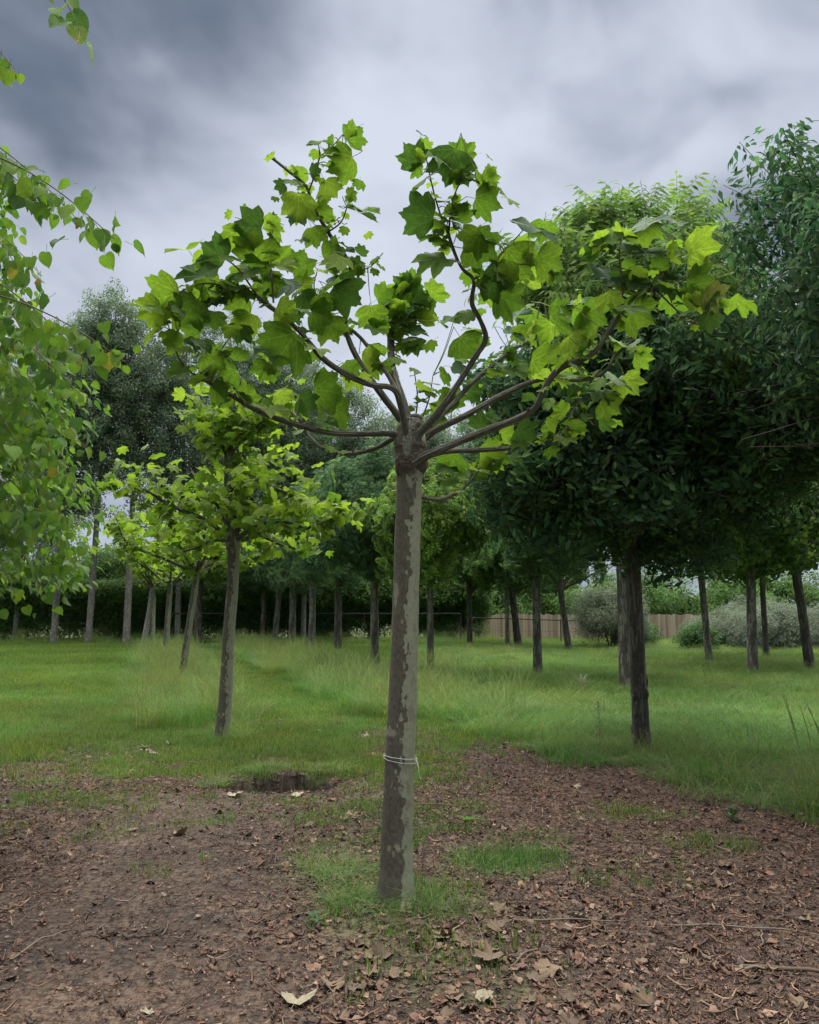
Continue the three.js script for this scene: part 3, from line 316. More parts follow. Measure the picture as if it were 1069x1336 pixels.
{
  const xs = [], ds = [];
  for (let x = -400; x < -30; x += 37) xs.push(x); for (let x = -30; x < -6; x += 0.6) xs.push(x); for (let x = -6; x < 6; x += 0.045) xs.push(x); for (let x = 6; x < 30; x += 0.6) xs.push(x); for (let x = 30; x <= 400; x += 37) xs.push(x);
  for (let d = -40; d < 2.4; d += 1.5) ds.push(d); for (let d = 2.4; d < 11; d += 0.03) ds.push(d); for (let d = 11; d < 16; d += 0.12) ds.push(d); for (let d = 16; d < 60; d += 0.8) ds.push(d); for (let d = 60; d <= 800; d += 20) ds.push(d);
  const P = [], U = [], C = [], I = [], nx = xs.length;
  ds.forEach((d, j) => xs.forEach((x, i) => {
    P.push(x, Math.abs(x) < 30 && d < 60 ? groundY(x, d) : 0, -d); U.push(x / 1.7, d / 1.7);
    const far = d > 60 || Math.abs(x) > 30 || d < 1, g = far ? 1 : grassAmount(x, d), n = far ? 0 : fbm(x * 6, d * 6, 3, 3) - 0.5, m = far ? 0 : fbm(x * 0.9 + 5, d * 0.9, 3, 3) - 0.5, h = far ? 0 : holeAmount(x, d);
    const soil = [0.088 + 0.09 * n + 0.10 * m, 0.060 + 0.065 * n + 0.068 * m, 0.043 + 0.045 * n + 0.045 * m], green = [0.075 + 0.04 * n, 0.115 + 0.05 * n, 0.030];
    for (let k = 0; k < 3; k++) C.push(lerp(lerp(soil[k], green[k], g * 0.85), [0.055, 0.043, 0.033][k], h));
    if (j && i) { const q = j * nx + i; I.push(q - nx - 1, q - nx, q - 1, q - nx, q, q - 1); }
  }));
  const fine = tex(1024, 1024, (u, v) => {         // trodden bark mulch: fine fibres and crumbs
    const A = (f, s) => fbm(Math.cos(u * 6.2832) * f + s, Math.sin(u * 6.2832) * f, Math.cos(v * 6.2832) * f + Math.sin(v * 6.2832) * f * 1.7, 3);
    const n1 = fbm(u * 64, v * 64, 1, 3), n2 = fbm(u * 150 + 3, v * 40, 2, 2), n3 = fbm(u * 40 + 9, v * 150, 6, 2), w = A(2, 5);
    const k = -0.05 + 0.85 * n1 + 0.75 * Math.max(n2, n3) + 0.3 * (w - 0.5);
    return [k * 1.0, k * 0.97, k * 0.94];
  }, true);
  const bump = tex(512, 512, (u, v) => { const k = 0.5 * fbm(u * 48, v * 48, 1, 4) + 0.5 * Math.max(fbm(u * 110, v * 30, 2, 2), fbm(u * 30, v * 110, 6, 2)); return [k, k, k]; }, false);
  const g = raw(P, I, U, C);
  const ground = top('ground', g, new THREE.MeshStandardMaterial({ map: fine, bumpMap: bump, bumpScale: 0.02, roughness: 0.97, vertexColors: true }));
  ground.userData = { kind: 'structure', label: 'brown bark mulch and soil giving way to green lawn', category: 'ground' };
}

// mulch: wood chips, shreds of bark and broken dead leaves
function shred(R, L, W, curl) {                     // a bent sliver with thickness
  const P = [], I = [], n = 3, t = 0.0035 + R() * 0.003, ph = R() * 6, sk = (R() - 0.5) * W;
  for (let i = 0; i <= n; i++) { const a = i / n, y = (a - 0.5) * L, w = W * (0.55 + 0.45 * Math.sin(a * 3.1)) * (0.8 + R() * 0.4), z = curl * (a - 0.5) * (a - 0.5) * L * 2 + 0.004 * Math.sin(a * 5 + ph), x = sk * a; P.push(x - w / 2, z, y, x + w / 2, z + (R() - 0.5) * 0.004, y, x, z + t, y); }
  for (let i = 0; i < n; i++) for (let k = 0; k < 3; k++) { const a = i * 3 + k, b = i * 3 + (k + 1) % 3; I.push(a, a + 3, b, b, a + 3, b + 3); }
  I.push(0, 1, 2, n * 3, n * 3 + 2, n * 3 + 1);
  return raw(P, I);
}
function crumpled(R, size) {                        // a curled piece of dead leaf
  const P = [], I = [], n = 9, a0 = R() * 6, cu = 1.0 + R() * 1.6, cv = R() * 1.4;
  const put = (x, y) => P.push(x * size, (cu * x * x * 0.5 + cv * y * y * 0.35 + 0.10 * Math.sin(x * 7 + a0) + 0.08 * Math.sin(y * 9 + a0 * 2)) * size, y * size);
  put(0, 0);
  for (const k of [0.5, 1]) for (let i = 0; i < n; i++) { const a = i / n * 6.283, r = k * (0.42 + 0.2 * R() * k + 0.1 * Math.sin(a * 3 + a0)); put(Math.cos(a) * r * 0.75, Math.sin(a) * r * 1.15); }
  for (let i = 0; i < n; i++) { const j = (i + 1) % n; I.push(0, 1 + j, 1 + i, 1 + i, 1 + j, 1 + n + i, 1 + j, 1 + n + j, 1 + n + i); }
  return raw(P, I);
}
const deadMat = new THREE.MeshPhysicalMaterial({ color: rgb(1, 1, 1), roughness: 0.85, side: THREE.DoubleSide });
const chipMat = new THREE.MeshStandardMaterial({ roughness: 0.88 });
const BROWN = [[0.19, 0.105, 0.066], [0.26, 0.155, 0.098], [0.13, 0.078, 0.055], [0.35, 0.245, 0.165], [0.15, 0.090, 0.070], [0.23, 0.125, 0.078], [0.085, 0.060, 0.048]];
const brown = (R) => { const c = BROWN[Math.floor(R() * BROWN.length)], k = 0.32 + R() * 0.48; return rgb(c[0] * k * 1.06, c[1] * k, c[2] * k * (0.9 + R() * 0.2)); };
{
  const R = rng(11), geos = [];
  for (let i = 0; i < 4; i++) geos.push([shred(R, 0.05 + i * 0.012, 0.009 + R() * 0.006, 0.15 + R() * 0.3), 0]);
  geos.push([shred(R, 0.10, 0.006, 0.4), 0], [shred(R, 0.035, 0.022, 0.5), 0]);
  for (let i = 0; i < 5; i++) geos.push([crumpled(R, 0.030 + i * 0.005), 1]);
  const lists = geos.map(() => []), cols = geos.map(() => []);
  const o = new THREE.Object3D();
  let made = 0;
  for (let tries = 0; tries < 700000 && made < 190000; tries++) {
    const d = 2.4 + 10.2 * Math.pow(R(), 1.35), half = d * 0.54 + 1.7, x = (R() * 2 - 1) * half;
    if (R() > half / 8.5) continue;
    const g = grassAmount(x, d); if (R() < g * 0.88) continue;
    const trod = sstep(0.3, 1.15, Math.abs(x + 1.35 + 0.2 * (d - 4)) + 0.8 * (fbm(x * 2, d * 2, 33, 3) - 0.5));       // the trodden way has fewer loose chips
    const worn = R() > 0.16 + 0.84 * trod && d < 7.5; if (worn && R() < 0.35) continue;
    const leafy = (x > -0.5 && x < 1.1 && d < 5.2) ? 0.55 : 0.3;
    const kind = R() < leafy ? 6 + Math.floor(R() * 5) : Math.floor(R() * 6);
    o.position.set(x, groundY(x, d) + 0.003 + R() * 0.012, -d); o.rotation.set((R() - 0.5) * 0.7, R() * 6.283, (R() - 0.5) * 0.7);
    o.scale.setScalar(worn ? 0.14 + R() * 0.22 : 0.26 + R() * R() * R() * 1.5); o.updateMatrix();
    lists[kind].push(o.matrix.clone()); cols[kind].push(brown(R)); made++;
  }
  const litter = new THREE.Group(); litter.name = 'mulch_litter'; scene.add(litter);
  tag(litter, 'brown bark shreds and broken dead leaves strewn over the soil', 'mulch', null, 'stuff');
  geos.forEach(([g, leaf], i) => copies(leaf ? 'leaf_scraps' : 'bark_shreds', g, leaf ? deadMat : chipMat, lists[i], litter, cols[i]));
}

// grass
function blades(R, n, spread, h0, h1, w, lean, cols, seeds = 0) {
  const P = [], I = [], C = [];
  for (let i = 0; i < n; i++) {
    const a = R() * 6.283, r = spread * Math.sqrt(R()), x = Math.cos(a) * r, z = Math.sin(a) * r, h = lerp(h0, h1, R()), b = R() * 6.283, l = lean * (0.2 + R()) * h, dx = Math.cos(b), dz = Math.sin(b), ww = w * (0.6 + 0.8 * R()), c = tint(cols[Math.floor(R() * cols.length)], R, 0.25), q = P.length / 3, seg = h > 0.18 ? 4 : 2;
    for (let k = 0; k <= seg; k++) { const t = k / seg, y = h * (t - 0.35 * lean * t * t), u = l * t * t, wk = ww * (1 - t * 0.85) / 2; P.push(x + dx * u - dz * wk, y, z + dz * u + dx * wk, x + dx * u + dz * wk, y, z + dz * u - dx * wk); C.push(...c, ...c); if (k) { const m = q + k * 2; I.push(m - 2, m - 1, m, m - 1, m + 1, m); } }
  }
  for (let i = 0; i < seeds; i++) {
    const a = R() * 6.283, r = spread * Math.sqrt(R()), x = Math.cos(a) * r, z = Math.sin(a) * r, h = h1 * (1.0 + R() * 0.35), b = R() * 6.283, l = h * (0.15 + R() * 0.5), c = tint([0.16, 0.225, 0.065], R, 0.2), q0 = P.length / 3;
    for (let k = 0; k <= 4; k++) { const t = k / 4, wk = (k > 2 ? 0.0042 : 0.0012) * (k === 4 ? 0.3 : 1), px = x + Math.cos(b) * l * t * t, pz = z + Math.sin(b) * l * t * t, y = h * t * (1 - 0.1 * t); P.push(px - wk, y, pz, px + wk, y, pz + wk * 0.6); C.push(...c, ...c); if (k) { const m = q0 + k * 2; I.push(m - 2, m - 1, m, m - 1, m + 1, m); } }
  }
  return raw(P, I, null, C);
}
const LAWN_C = [[0.102, 0.210, 0.024], [0.132, 0.250, 0.028], [0.070, 0.150, 0.022], [0.215, 0.255, 0.062], [0.052, 0.115, 0.020]];
const LONG_C = [[0.090, 0.208, 0.030], [0.118, 0.240, 0.038], [0.068, 0.165, 0.028], [0.170, 0.260, 0.062], [0.27, 0.295, 0.125]];
{
  const R = rng(23), o = new THREE.Object3D();
  const small = [0, 1, 2].map(() => blades(R, 22, 0.06, 0.025, 0.085, 0.0042, 0.7, LAWN_C));
  const mid = [0, 1, 2].map(() => blades(R, 260, 0.36, 0.035, 0.10, 0.006, 0.6, LAWN_C));
  const big = [0, 1].map(() => blades(R, 420, 0.85, 0.05, 0.14, 0.011, 0.5, LAWN_C));
  const tall = [0, 1, 2].map(() => blades(R, 190, 0.34, 0.12, 0.40, 0.0058, 0.9, [LONG_C[0], LONG_C[1], LONG_C[2], LONG_C[0]], 5));
  const tallDry = [0, 1].map(() => blades(R, 200, 0.26, 0.14, 0.46, 0.0052, 1.15, [LONG_C[3], LONG_C[4], LONG_C[1], LONG_C[0], LONG_C[1]], 20));
  const lists = {}; const add = (key, geo, x, d, s, sy, c) => { const k = lists[key] ??= { geo, m: [], c: [] }; o.position.set(x, groundY(x, d) - 0.01, -d); o.rotation.set(0, R() * 6.283, 0); o.scale.set(s, s * sy, s); o.updateMatrix(); k.m.push(o.matrix.clone()); k.c.push(c); };
  const shade = (x, d) => { const v = fbm(x * 0.7, d * 0.45, 21, 4) - 0.5, k = 0.85 + R() * 0.3 + v * 0.7, h = (R() - 0.5) * 0.2 + 0.04 + 0.42 * (fbm(x * 1.1 + 40, d * 0.7, 25, 3) - 0.5); return rgb(k * (1 + h), k, k * (1 - h)); };
  for (let i = 0; i < 112000; i++) {                // near turf, tuft by tuft
    const d = 3.0 + 12.2 * Math.sqrt(R()), half = d * 0.54 + 1.7, x = (R() * 2 - 1) * half;
    if (R() > half / 9.8) continue;
    const g = grassAmount(x, d), a = fieldAmount(x, d);
    if (R() > g * (d > 11 ? 0.55 : 1)) continue;
    if (a < 0.6) add('s' + i % 3, small[i % 3], x, d, 0.65 + R() * 0.7 + 0.25 * g, 0.75 + 0.6 * R() + (d < 6 ? 0.35 : 0), shade(x, d));
  }
  for (let i = 0; i < 5200; i++) {                  // the lawn
    const d = 9 + 16 * Math.sqrt(R()), x = (R() * 2 - 1) * (d * 0.54 + 1.8); if (R() < clamp((grassAmount(x, d) - 0.45) * 2.2)) add('m' + i % 3, mid[i % 3], x, d, 0.8 + R() * 0.5, 0.8 + R() * 0.5, shade(x, d));
  }
  for (let i = 0; i < 5200; i++) { const d = 21 + 30 * Math.sqrt(R()), x = (R() * 2 - 1) * (d * 0.54 + 2); add('b' + i % 2, big[i % 2], x, d, 0.8 + R() * 0.5, 0.8 + R() * 0.6, shade(x, d)); }
  for (let i = 0; i < 29000; i++) {                 // long grass of the field and the uncut strips
    const d = 4.5 + 45 * Math.pow(R(), 0.6), x = (R() * 2 - 1) * (d * 0.54 + 2), f = fieldAmount(x, d), s = stripAmount(x, d); if (R() > 0.25 + 0.75 * clamp(1.4 - d / 40)) continue;
    const edge = f * (1 - sstep(0.5, 2.6, d - poly(FIELD, x))), cut = fbm(x * 0.28 + 3, d * 0.28, 11, 3);
    if (R() < s * 0.55) add((R() < 0.6 ? 'd' : 't') + i % 2, null, x, d, 0.8 + R() * 0.6, 0.75 + R() * 0.6, shade(x, d));
    else if (R() < f * 0.5) { const dry = R() < 0.05 + 0.55 * edge + 0.35 * sstep(0.54, 0.66, cut); add((dry ? 'd' : 't') + i % 2, null, x, d, 0.75 + R() * 0.5, (0.55 + R() * R() * 0.75) * (0.75 + 0.6 * edge), shade(x, d)); }
  }
  for (let i = 0; i < 1500; i++) { const d = 7.5 + 26 * R(), x = (R() * 2 - 1) * d * 0.54, g = grassAmount(x, d); if (R() < g * 0.8 && fbm(x * 0.6, d * 0.6, 41, 3) > 0.47) add('t' + i % 2, null, x, d, 0.28 + R() * 0.3, 0.5 + R() * 0.5, shade(x, d)); }
  for (const [k, g] of [['t0', tall[0]], ['t1', tall[1]], ['d0', tallDry[0]], ['d1', tallDry[1]]]) if (lists[k]) lists[k].geo = g;
  // tufts round the foot of the plane trees and the dark tree
  for (const [fx, fd, n, rr, sy] of [[-0.08, 4.87, 6, 0.26, 0.55], [0.1, 4.45, 2, 0.3, 0.4], [0.55, 5.5, 8, 0.35, 0.35], [-0.35, 5.3, 5, 0.25, 0.4], [-2.39, 10.72, 12, 0.45, 0.8], [2.64, 9.58, 26, 0.7, 1.0], [-0.25, 4.75, 3, 0.2, 0.4], [2.2, 9.2, 14, 0.6, 0.9], [-1.35, 8.3, 7, 0.18, 0.4], [-0.85, 8.28, 5, 0.16, 0.35], [-1.78, 7.9, 3, 0.1, 0.35]]) for (let i = 0; i < n; i++) { const a = R() * 6.283, r = rr * Math.sqrt(R()); const x = fx + Math.cos(a) * r, d = fd + Math.sin(a) * r * 0.8; add((R() < 0.4 ? 'd' : 't') + i % 2, i % 2 ? tall[1] : tall[0], x, d, 0.42 + R() * 0.3, sy, shade(x, d)); }
  const grass = new THREE.Group(); grass.name = 'grass'; scene.add(grass);
  tag(grass, 'green lawn and long seeding grass between the tree rows', 'grass', null, 'stuff');
  for (const [k, l] of Object.entries(lists)) copies(k[0] === 't' || k[0] === 'd' ? 'long_grass' : 'turf', l.geo, M.grass, l.m, grass, l.c);
}

// ---------------------------------------------------------------- the pollarded plane tree in the middle
const leafVar = (() => { const R = rng(77); return Array.from({ length: 8 }, () => planeLeaf(R)); })();
function leafMesh(parent, pos, tip, nor, size, geo, mat) { const m = part('leaf', geo, mat, parent); basis(pos, tip, nor, size).decompose(m.position, m.quaternion, m.scale); return m; }
const perp = (t, n) => t.clone().addScaledVector(n, -t.dot(n)).normalize();
const shift = (pts, x, z) => pts.map(([a, b, c, r]) => [a - x, b, c - z, r]);
{
  const R = rng(5), X = -0.08, Z = -4.87;
  const tree = base('plane_tree', X, 0, Z, 'pollarded plane tree with bare spreading branches and a wire tied round its trunk', 'tree', null);
  const trunk = tube([[0.0, -0.08, 0, 0.145], [0.002, 0.03, 0, 0.112], [0.006, 0.15, 0, 0.097], [0.010, 0.38, 0, 0.089], [0.026, 0.8, 0, 0.086], [0.047, 1.3, 0, 0.081], [0.062, 1.8, 0, 0.077], [0.073, 2.2, 0, 0.075], [0.080, 2.42, 0, 0.079], [0.085, 2.50, 0, 0.094], [0.086, 2.60, 0, 0.101], [0.086, 2.69, 0, 0.085], [0.088, 2.74, 0, 0.052]], 28, 8, 0.055, 2);
  const tk = part('trunk', trunk, M.planeBark, tree);
  part('knob', tube([[0.082, 2.40, 0, 0.074], [0.083, 2.46, 0.0, 0.092], [0.084, 2.54, 0.0, 0.100], [0.084, 2.63, 0, 0.102], [0.085, 2.71, 0, 0.088], [0.087, 2.76, -0.01, 0.060]], 28, 10, 0.30, 6), M.knob, tk);
  part('cut_stub', tube([[0.10, 2.68, -0.02, 0.050], [0.115, 2.76, -0.04, 0.046], [0.118, 2.80, -0.04, 0.044]], 12, 3, 0.08, 4), M.branch, tk);
  const segs = [];
  BRANCHES.forEach((b, i) => {
    const s = shift(b, X, Z), R2 = rng(40 + i);
    s.forEach((p, k) => { if (k > 1 && R2() < 0.42) p[3] *= 1.12 + 0.2 * R2(); });   // swellings at old cuts
    const bits = [tube(s, 12, 7, 0.17, i * 3.7)];
    for (let k = 0; k < 7; k++) {                     // spurs and scars of cut shoots
      const j = 1 + Math.floor(R2() * (s.length - 2)), t = R2(), p = V(lerp(s[j][0], s[j + 1][0], t), lerp(s[j][1], s[j + 1][1], t), lerp(s[j][2], s[j + 1][2], t)), r = s[j][3], e = randDir(R2); e.y = Math.abs(e.y) * 0.8 + 0.1;
      const L = r * (1.1 + R2() * 0.9), q = p.clone().addScaledVector(e, L); bits.push(tube([[p.x, p.y, p.z, r * 0.62], [lerp(p.x, q.x, 0.7), lerp(p.y, q.y, 0.7), lerp(p.z, q.z, 0.7), r * 0.5], [q.x, q.y, q.z, r * 0.3]], 7, 3, 0.2, k));
    }
    part('branch', mergeGeometries(bits), M.branch, tree); segs.push([s, 1]);
  });
  SHOOTS.forEach((b) => { const s = shift(b, X, Z); part('shoot', tube(s, 6, 4), M.twig, tree); segs.push([s, 0]); });
  let n = 0; const hidden = [];
  const put = (pos, tip, nor, size, mi) => { if (n++ < 290) leafMesh(tree, pos, tip, nor, size, leafVar[Math.floor(R() * 8)], mi < 0 ? M.planeOld : M.plane[mi]); else hidden.push([basis(pos, tip, nor, size), mi]); };
  const near = (p) => { let best = null, bd = 1e9; for (const [s] of segs) for (const q of s) { const d = (q[0] - p.x) ** 2 + (q[1] - p.y) ** 2 + (q[2] - p.z) ** 2; if (d < bd) { bd = d; best = q; } } return V(best[0], best[1], best[2]); };
  const stalks = [];
  KEY_LEAVES.forEach(([x, y, z, size, a], k) => {
    const c = V(x - X, y, z - Z), under = R() < 0.68, ang = (a + (R() - 0.5) * 24) * Math.PI / 180;
    const nor = (under ? V((R() - 0.5) * 0.8, 0.55 + (R() - 0.5) * 0.5, -0.9) : V((R() - 0.5) * 0.8, 0.85, 0.55 + R() * 0.4)).normalize();
    const tip = perp(V(Math.cos(ang), Math.sin(ang), (R() - 0.5) * 0.5), nor), dry = k === 112, s = size * (dry ? 0.7 : 1.0);
    const foot = c.clone().addScaledVector(tip, -0.45 * s);
    put(foot, tip, nor, s, dry ? -1 : under ? [0, 1, 2, 3, 0, 1, 2][Math.floor(R() * 7)] : [2, 4, 0, 2, 4][Math.floor(R() * 5)]);
    const e = foot.clone().addScaledVector(tip, -0.36 * s).addScaledVector(nor, -0.1 * s), q = near(e), far = e.distanceTo(q);
    if (far > 0.02 && far < 0.45) { const mid = e.clone().lerp(q, 0.5); mid.y -= far * 0.08; stalks.push(tube([[e.x, e.y, e.z, 0.0024], [mid.x, mid.y, mid.z, 0.0026], [q.x, q.y, q.z, 0.0032]], 4, 3, 0, 0, false)); }
  });
  KEY_LEAVES.forEach(([x, y, z, size]) => {            // a second, flatter leaf close to each
    const tip = randDir(R); tip.y = -0.1 - R() * 0.6; tip.normalize();
    const o = randDir(R).multiplyScalar(0.05 + R() * 0.09), nor = perp(V((R() - 0.5) * 1.3, 0.9, (R() - 0.5) * 1.3), tip), s = clamp(size * (0.5 + R() * 0.45), 0.05, 0.17);
    put(V(x - X + o.x, y + o.y, z - Z + o.z).addScaledVector(tip, -0.3 * s), tip, nor, s, [0, 1, 2, 3, 0, 1][Math.floor(R() * 6)]);
  });
  // the rest of the crown: leaves along the outer branches and shoots
  const spots = [];
  segs.forEach(([s, thick], i) => { const from = thick ? Math.floor(s.length * 0.45) : 0; for (let k = from; k < s.length - 1; k++) { const L = Math.hypot(s[k + 1][0] - s[k][0], s[k + 1][1] - s[k][1], s[k + 1][2] - s[k][2]), m = Math.max(1, Math.round(L / (thick ? 0.075 : 0.058))); for (let j = 0; j < m; j++) { const t = (j + R()) / m; spots.push([V(lerp(s[k][0], s[k + 1][0], t), lerp(s[k][1], s[k + 1][1], t), lerp(s[k][2], s[k + 1][2], t)), thick, k / s.length]); } } });
  spots.forEach(([p, thick]) => {
    const a = R() * 6.283, out = V(Math.cos(a), thick ? 0.75 : 0.25, Math.sin(a)).normalize(), size = 0.05 + R() * R() * 0.14, foot = p.clone().addScaledVector(out, size * 0.4);
    const tip = V(Math.cos(a), 0.15 - R() * 0.9, Math.sin(a)).normalize(), nor = perp(V((R() - 0.5), 1.0, (R() - 0.5)), tip);
    put(foot, tip, nor, size, [0, 1, 2, 3, 0, 1][Math.floor(R() * 6)]);
    stalks.push(tube([[p.x, p.y, p.z, 0.003], [lerp(p.x, foot.x, 0.6), lerp(p.y, foot.y, 0.6) + 0.01, lerp(p.z, foot.z, 0.6), 0.0025], [foot.x, foot.y, foot.z, 0.0022]], 4, 2, 0, 0, false));
  });
  console.log('main leaves', n);
  for (let k = 0; k < 4; k++) { const l = hidden.filter((h) => h[1] === k).map((h) => h[0]); if (l.length > 8) copies('leaves', leafVar[k], M.plane[k], l, tree); }
  part('leaf_stalks', mergeGeometries(stalks), M.stalk, tree, 'stuff');
  // wire round the trunk
  const w = []; for (let k = 0; k <= 40; k++) { const a = k / 40 * Math.PI * 4, r = 0.0945 + 0.002 * Math.sin(k * 2.1); w.push([Math.cos(a) * r, 0.77 + 0.012 * Math.sin(a * 0.5 + 1) - 0.012 * Math.cos(a), Math.sin(a) * r, 0.0020]); }
  const wire = base('wire_tie', X + 0.026, 0, Z, 'thin pale wire wound twice round the trunk of the pollarded plane tree', 'wire');
  const wm = new THREE.MeshStandardMaterial({ color: rgb(0.42, 0.42, 0.41), roughness: 0.55, metalness: 0.2 });
  part('loop', tube(w, 6, 2), wm, wire);
  part('loose_end', tube([[0.094, 0.770, 0.02, 0.003], [0.104, 0.73, 0.045, 0.003], [0.108, 0.70, 0.05, 0.0025], [0.116, 0.66, 0.05, 0.002]], 6, 5), wm, wire);
}

// ---------------------------------------------------------------- the second plane tree of the row, ten metres off
function smallPlane(rand, tree, branches, trunkPts, sizes, maxParts, total, spread) {
  part('trunk', tube(trunkPts, 18, 6, 0.06, 9), M.planeBark, tree);
  const segs = [];
  branches.forEach((b, i) => { part('branch', tube(b, 8, 4, 0.1, i), i ? M.branch : M.planeBark, tree); segs.push(b); });
  const rest = [[], [], [], []];
  for (let i = 0; i < total; i++) {
    const s = segs[Math.floor(rand() * segs.length)], k = Math.min(s.length - 2, Math.floor((0.3 + 0.7 * rand()) * (s.length - 1))), t = rand();
    const p = V(lerp(s[k][0], s[k + 1][0], t), lerp(s[k][1], s[k + 1][1], t), lerp(s[k][2], s[k + 1][2], t)), dir = randDir(rand); dir.y = dir.y * 0.7 + 0.35;
    p.addScaledVector(dir, spread * Math.pow(rand(), 0.7));
    const a = rand() * 6.283, tip = V(Math.cos(a), 0.3 - rand() * 1.4, Math.sin(a)).normalize(), nor = perp(V((rand() - 0.5) * 2, 1, (rand() - 0.5) * 2), tip), size = lerp(sizes[0], sizes[1], rand()), mi = [0, 1, 1, 3, 3, 3, 3][Math.floor(rand() * 7)];
    if (i < maxParts) leafMesh(tree, p, tip, nor, size, leafVar[i % 8], M.plane[mi]); else rest[mi].push(basis(p, tip, nor, size));
  }
  rest.forEach((l, k) => { if (l.length > 8) copies('leaves', leafVar[k + 2], M.plane[k], l, tree); });
}
{
  const X = -2.39, Z = -10.72, R = rng(61);
  const t = base('plane_tree', X, 0, Z, 'plane tree with half dark half pale bark and a yellowish green crown on bare limbs', 'tree', null);
  smallPlane(R, t, PLANE_TWO.map((b) => shift(b, X, Z)), [[-0.02, -0.05, 0, 0.115], [0.0, 0.1, 0, 0.095], [0.035, 0.6, 0, 0.088], [0.05, 1.3, 0, 0.078], [0.085, 2.0, 0, 0.074], [0.085, 2.38, 0, 0.080], [0.08, 2.5, 0, 0.10], [0.08, 2.6, 0, 0.08]], [0.10, 0.205], 290, 760, 0.56);
}
function farPlane(x, d, h, lean, seed, label, n, r = 0.10) {
  const R = rng(seed), t = base('plane_tree', x, 0, -d, label, 'tree', null), b = [];
  for (let i = 0; i < 9; i++) { const a = i * 0.7 + R(), L = 0.9 + R() * 0.8, u = 0.3 + R() * 1.3; b.push([[lean, h - 0.05, 0, 0.045], [lean + Math.cos(a) * L * 0.4, h + 0.1 + u * 0.2, Math.sin(a) * L * 0.4, 0.035], [lean + Math.cos(a) * L, h + u, Math.sin(a) * L, 0.02], [lean + Math.cos(a) * L * 1.15, h + u + 0.5, Math.sin(a) * L * 1.15, 0.012]]); }
  smallPlane(R, t, b, [[0, -0.05, 0, r * 1.25], [0.02, 0.3, 0, r], [lean * 0.5, h * 0.5, 0, r * 0.9], [lean, h - 0.15, 0, r * 0.85], [lean, h, 0, r * 1.2], [lean, h + 0.12, 0, r * 0.8]], [0.15, 0.24], 0, n, 0.5);
  return t;
}
farPlane(-5.16, 18.87, 2.55, 0.26, 91, 'slim leaning plane tree behind the yellowish green plane, rising from tuft grass', 620, 0.085);
farPlane(-8.1, 27.5, 2.6, 0.1, 92, 'plane tree mostly hidden behind the slim leaning plane', 620);
{
  const t = farPlane(-11.2, 36, 2.75, 0.0, 93, 'pale twin stemmed pollard with a spiky head in front of the hedge', 620, 0.13), R = rng(7);
  part('trunk', tube([[-0.35, -0.05, 0.05, 0.19], [-0.25, 0.6, 0.03, 0.16], [-0.1, 1.8, 0, 0.14], [0, 2.7, 0, 0.15]], 12, 5, 0.06, 3), M.poplarBark, t);
  for (let i = 0; i < 26; i++) { const a = R() * 6.283, e = 0.1 + R() * 0.9, L = 0.6 + R() * 0.6; part('shoot', tube([[0, 2.7, 0, 0.03], [Math.cos(a) * L * 0.5, 2.75 + e * 0.4, Math.sin(a) * L * 0.5, 0.022], [Math.cos(a) * L * 0.8, 2.75 + e, Math.sin(a) * L * 0.8, 0.012]], 5, 3), M.poplarBark, t); }
}
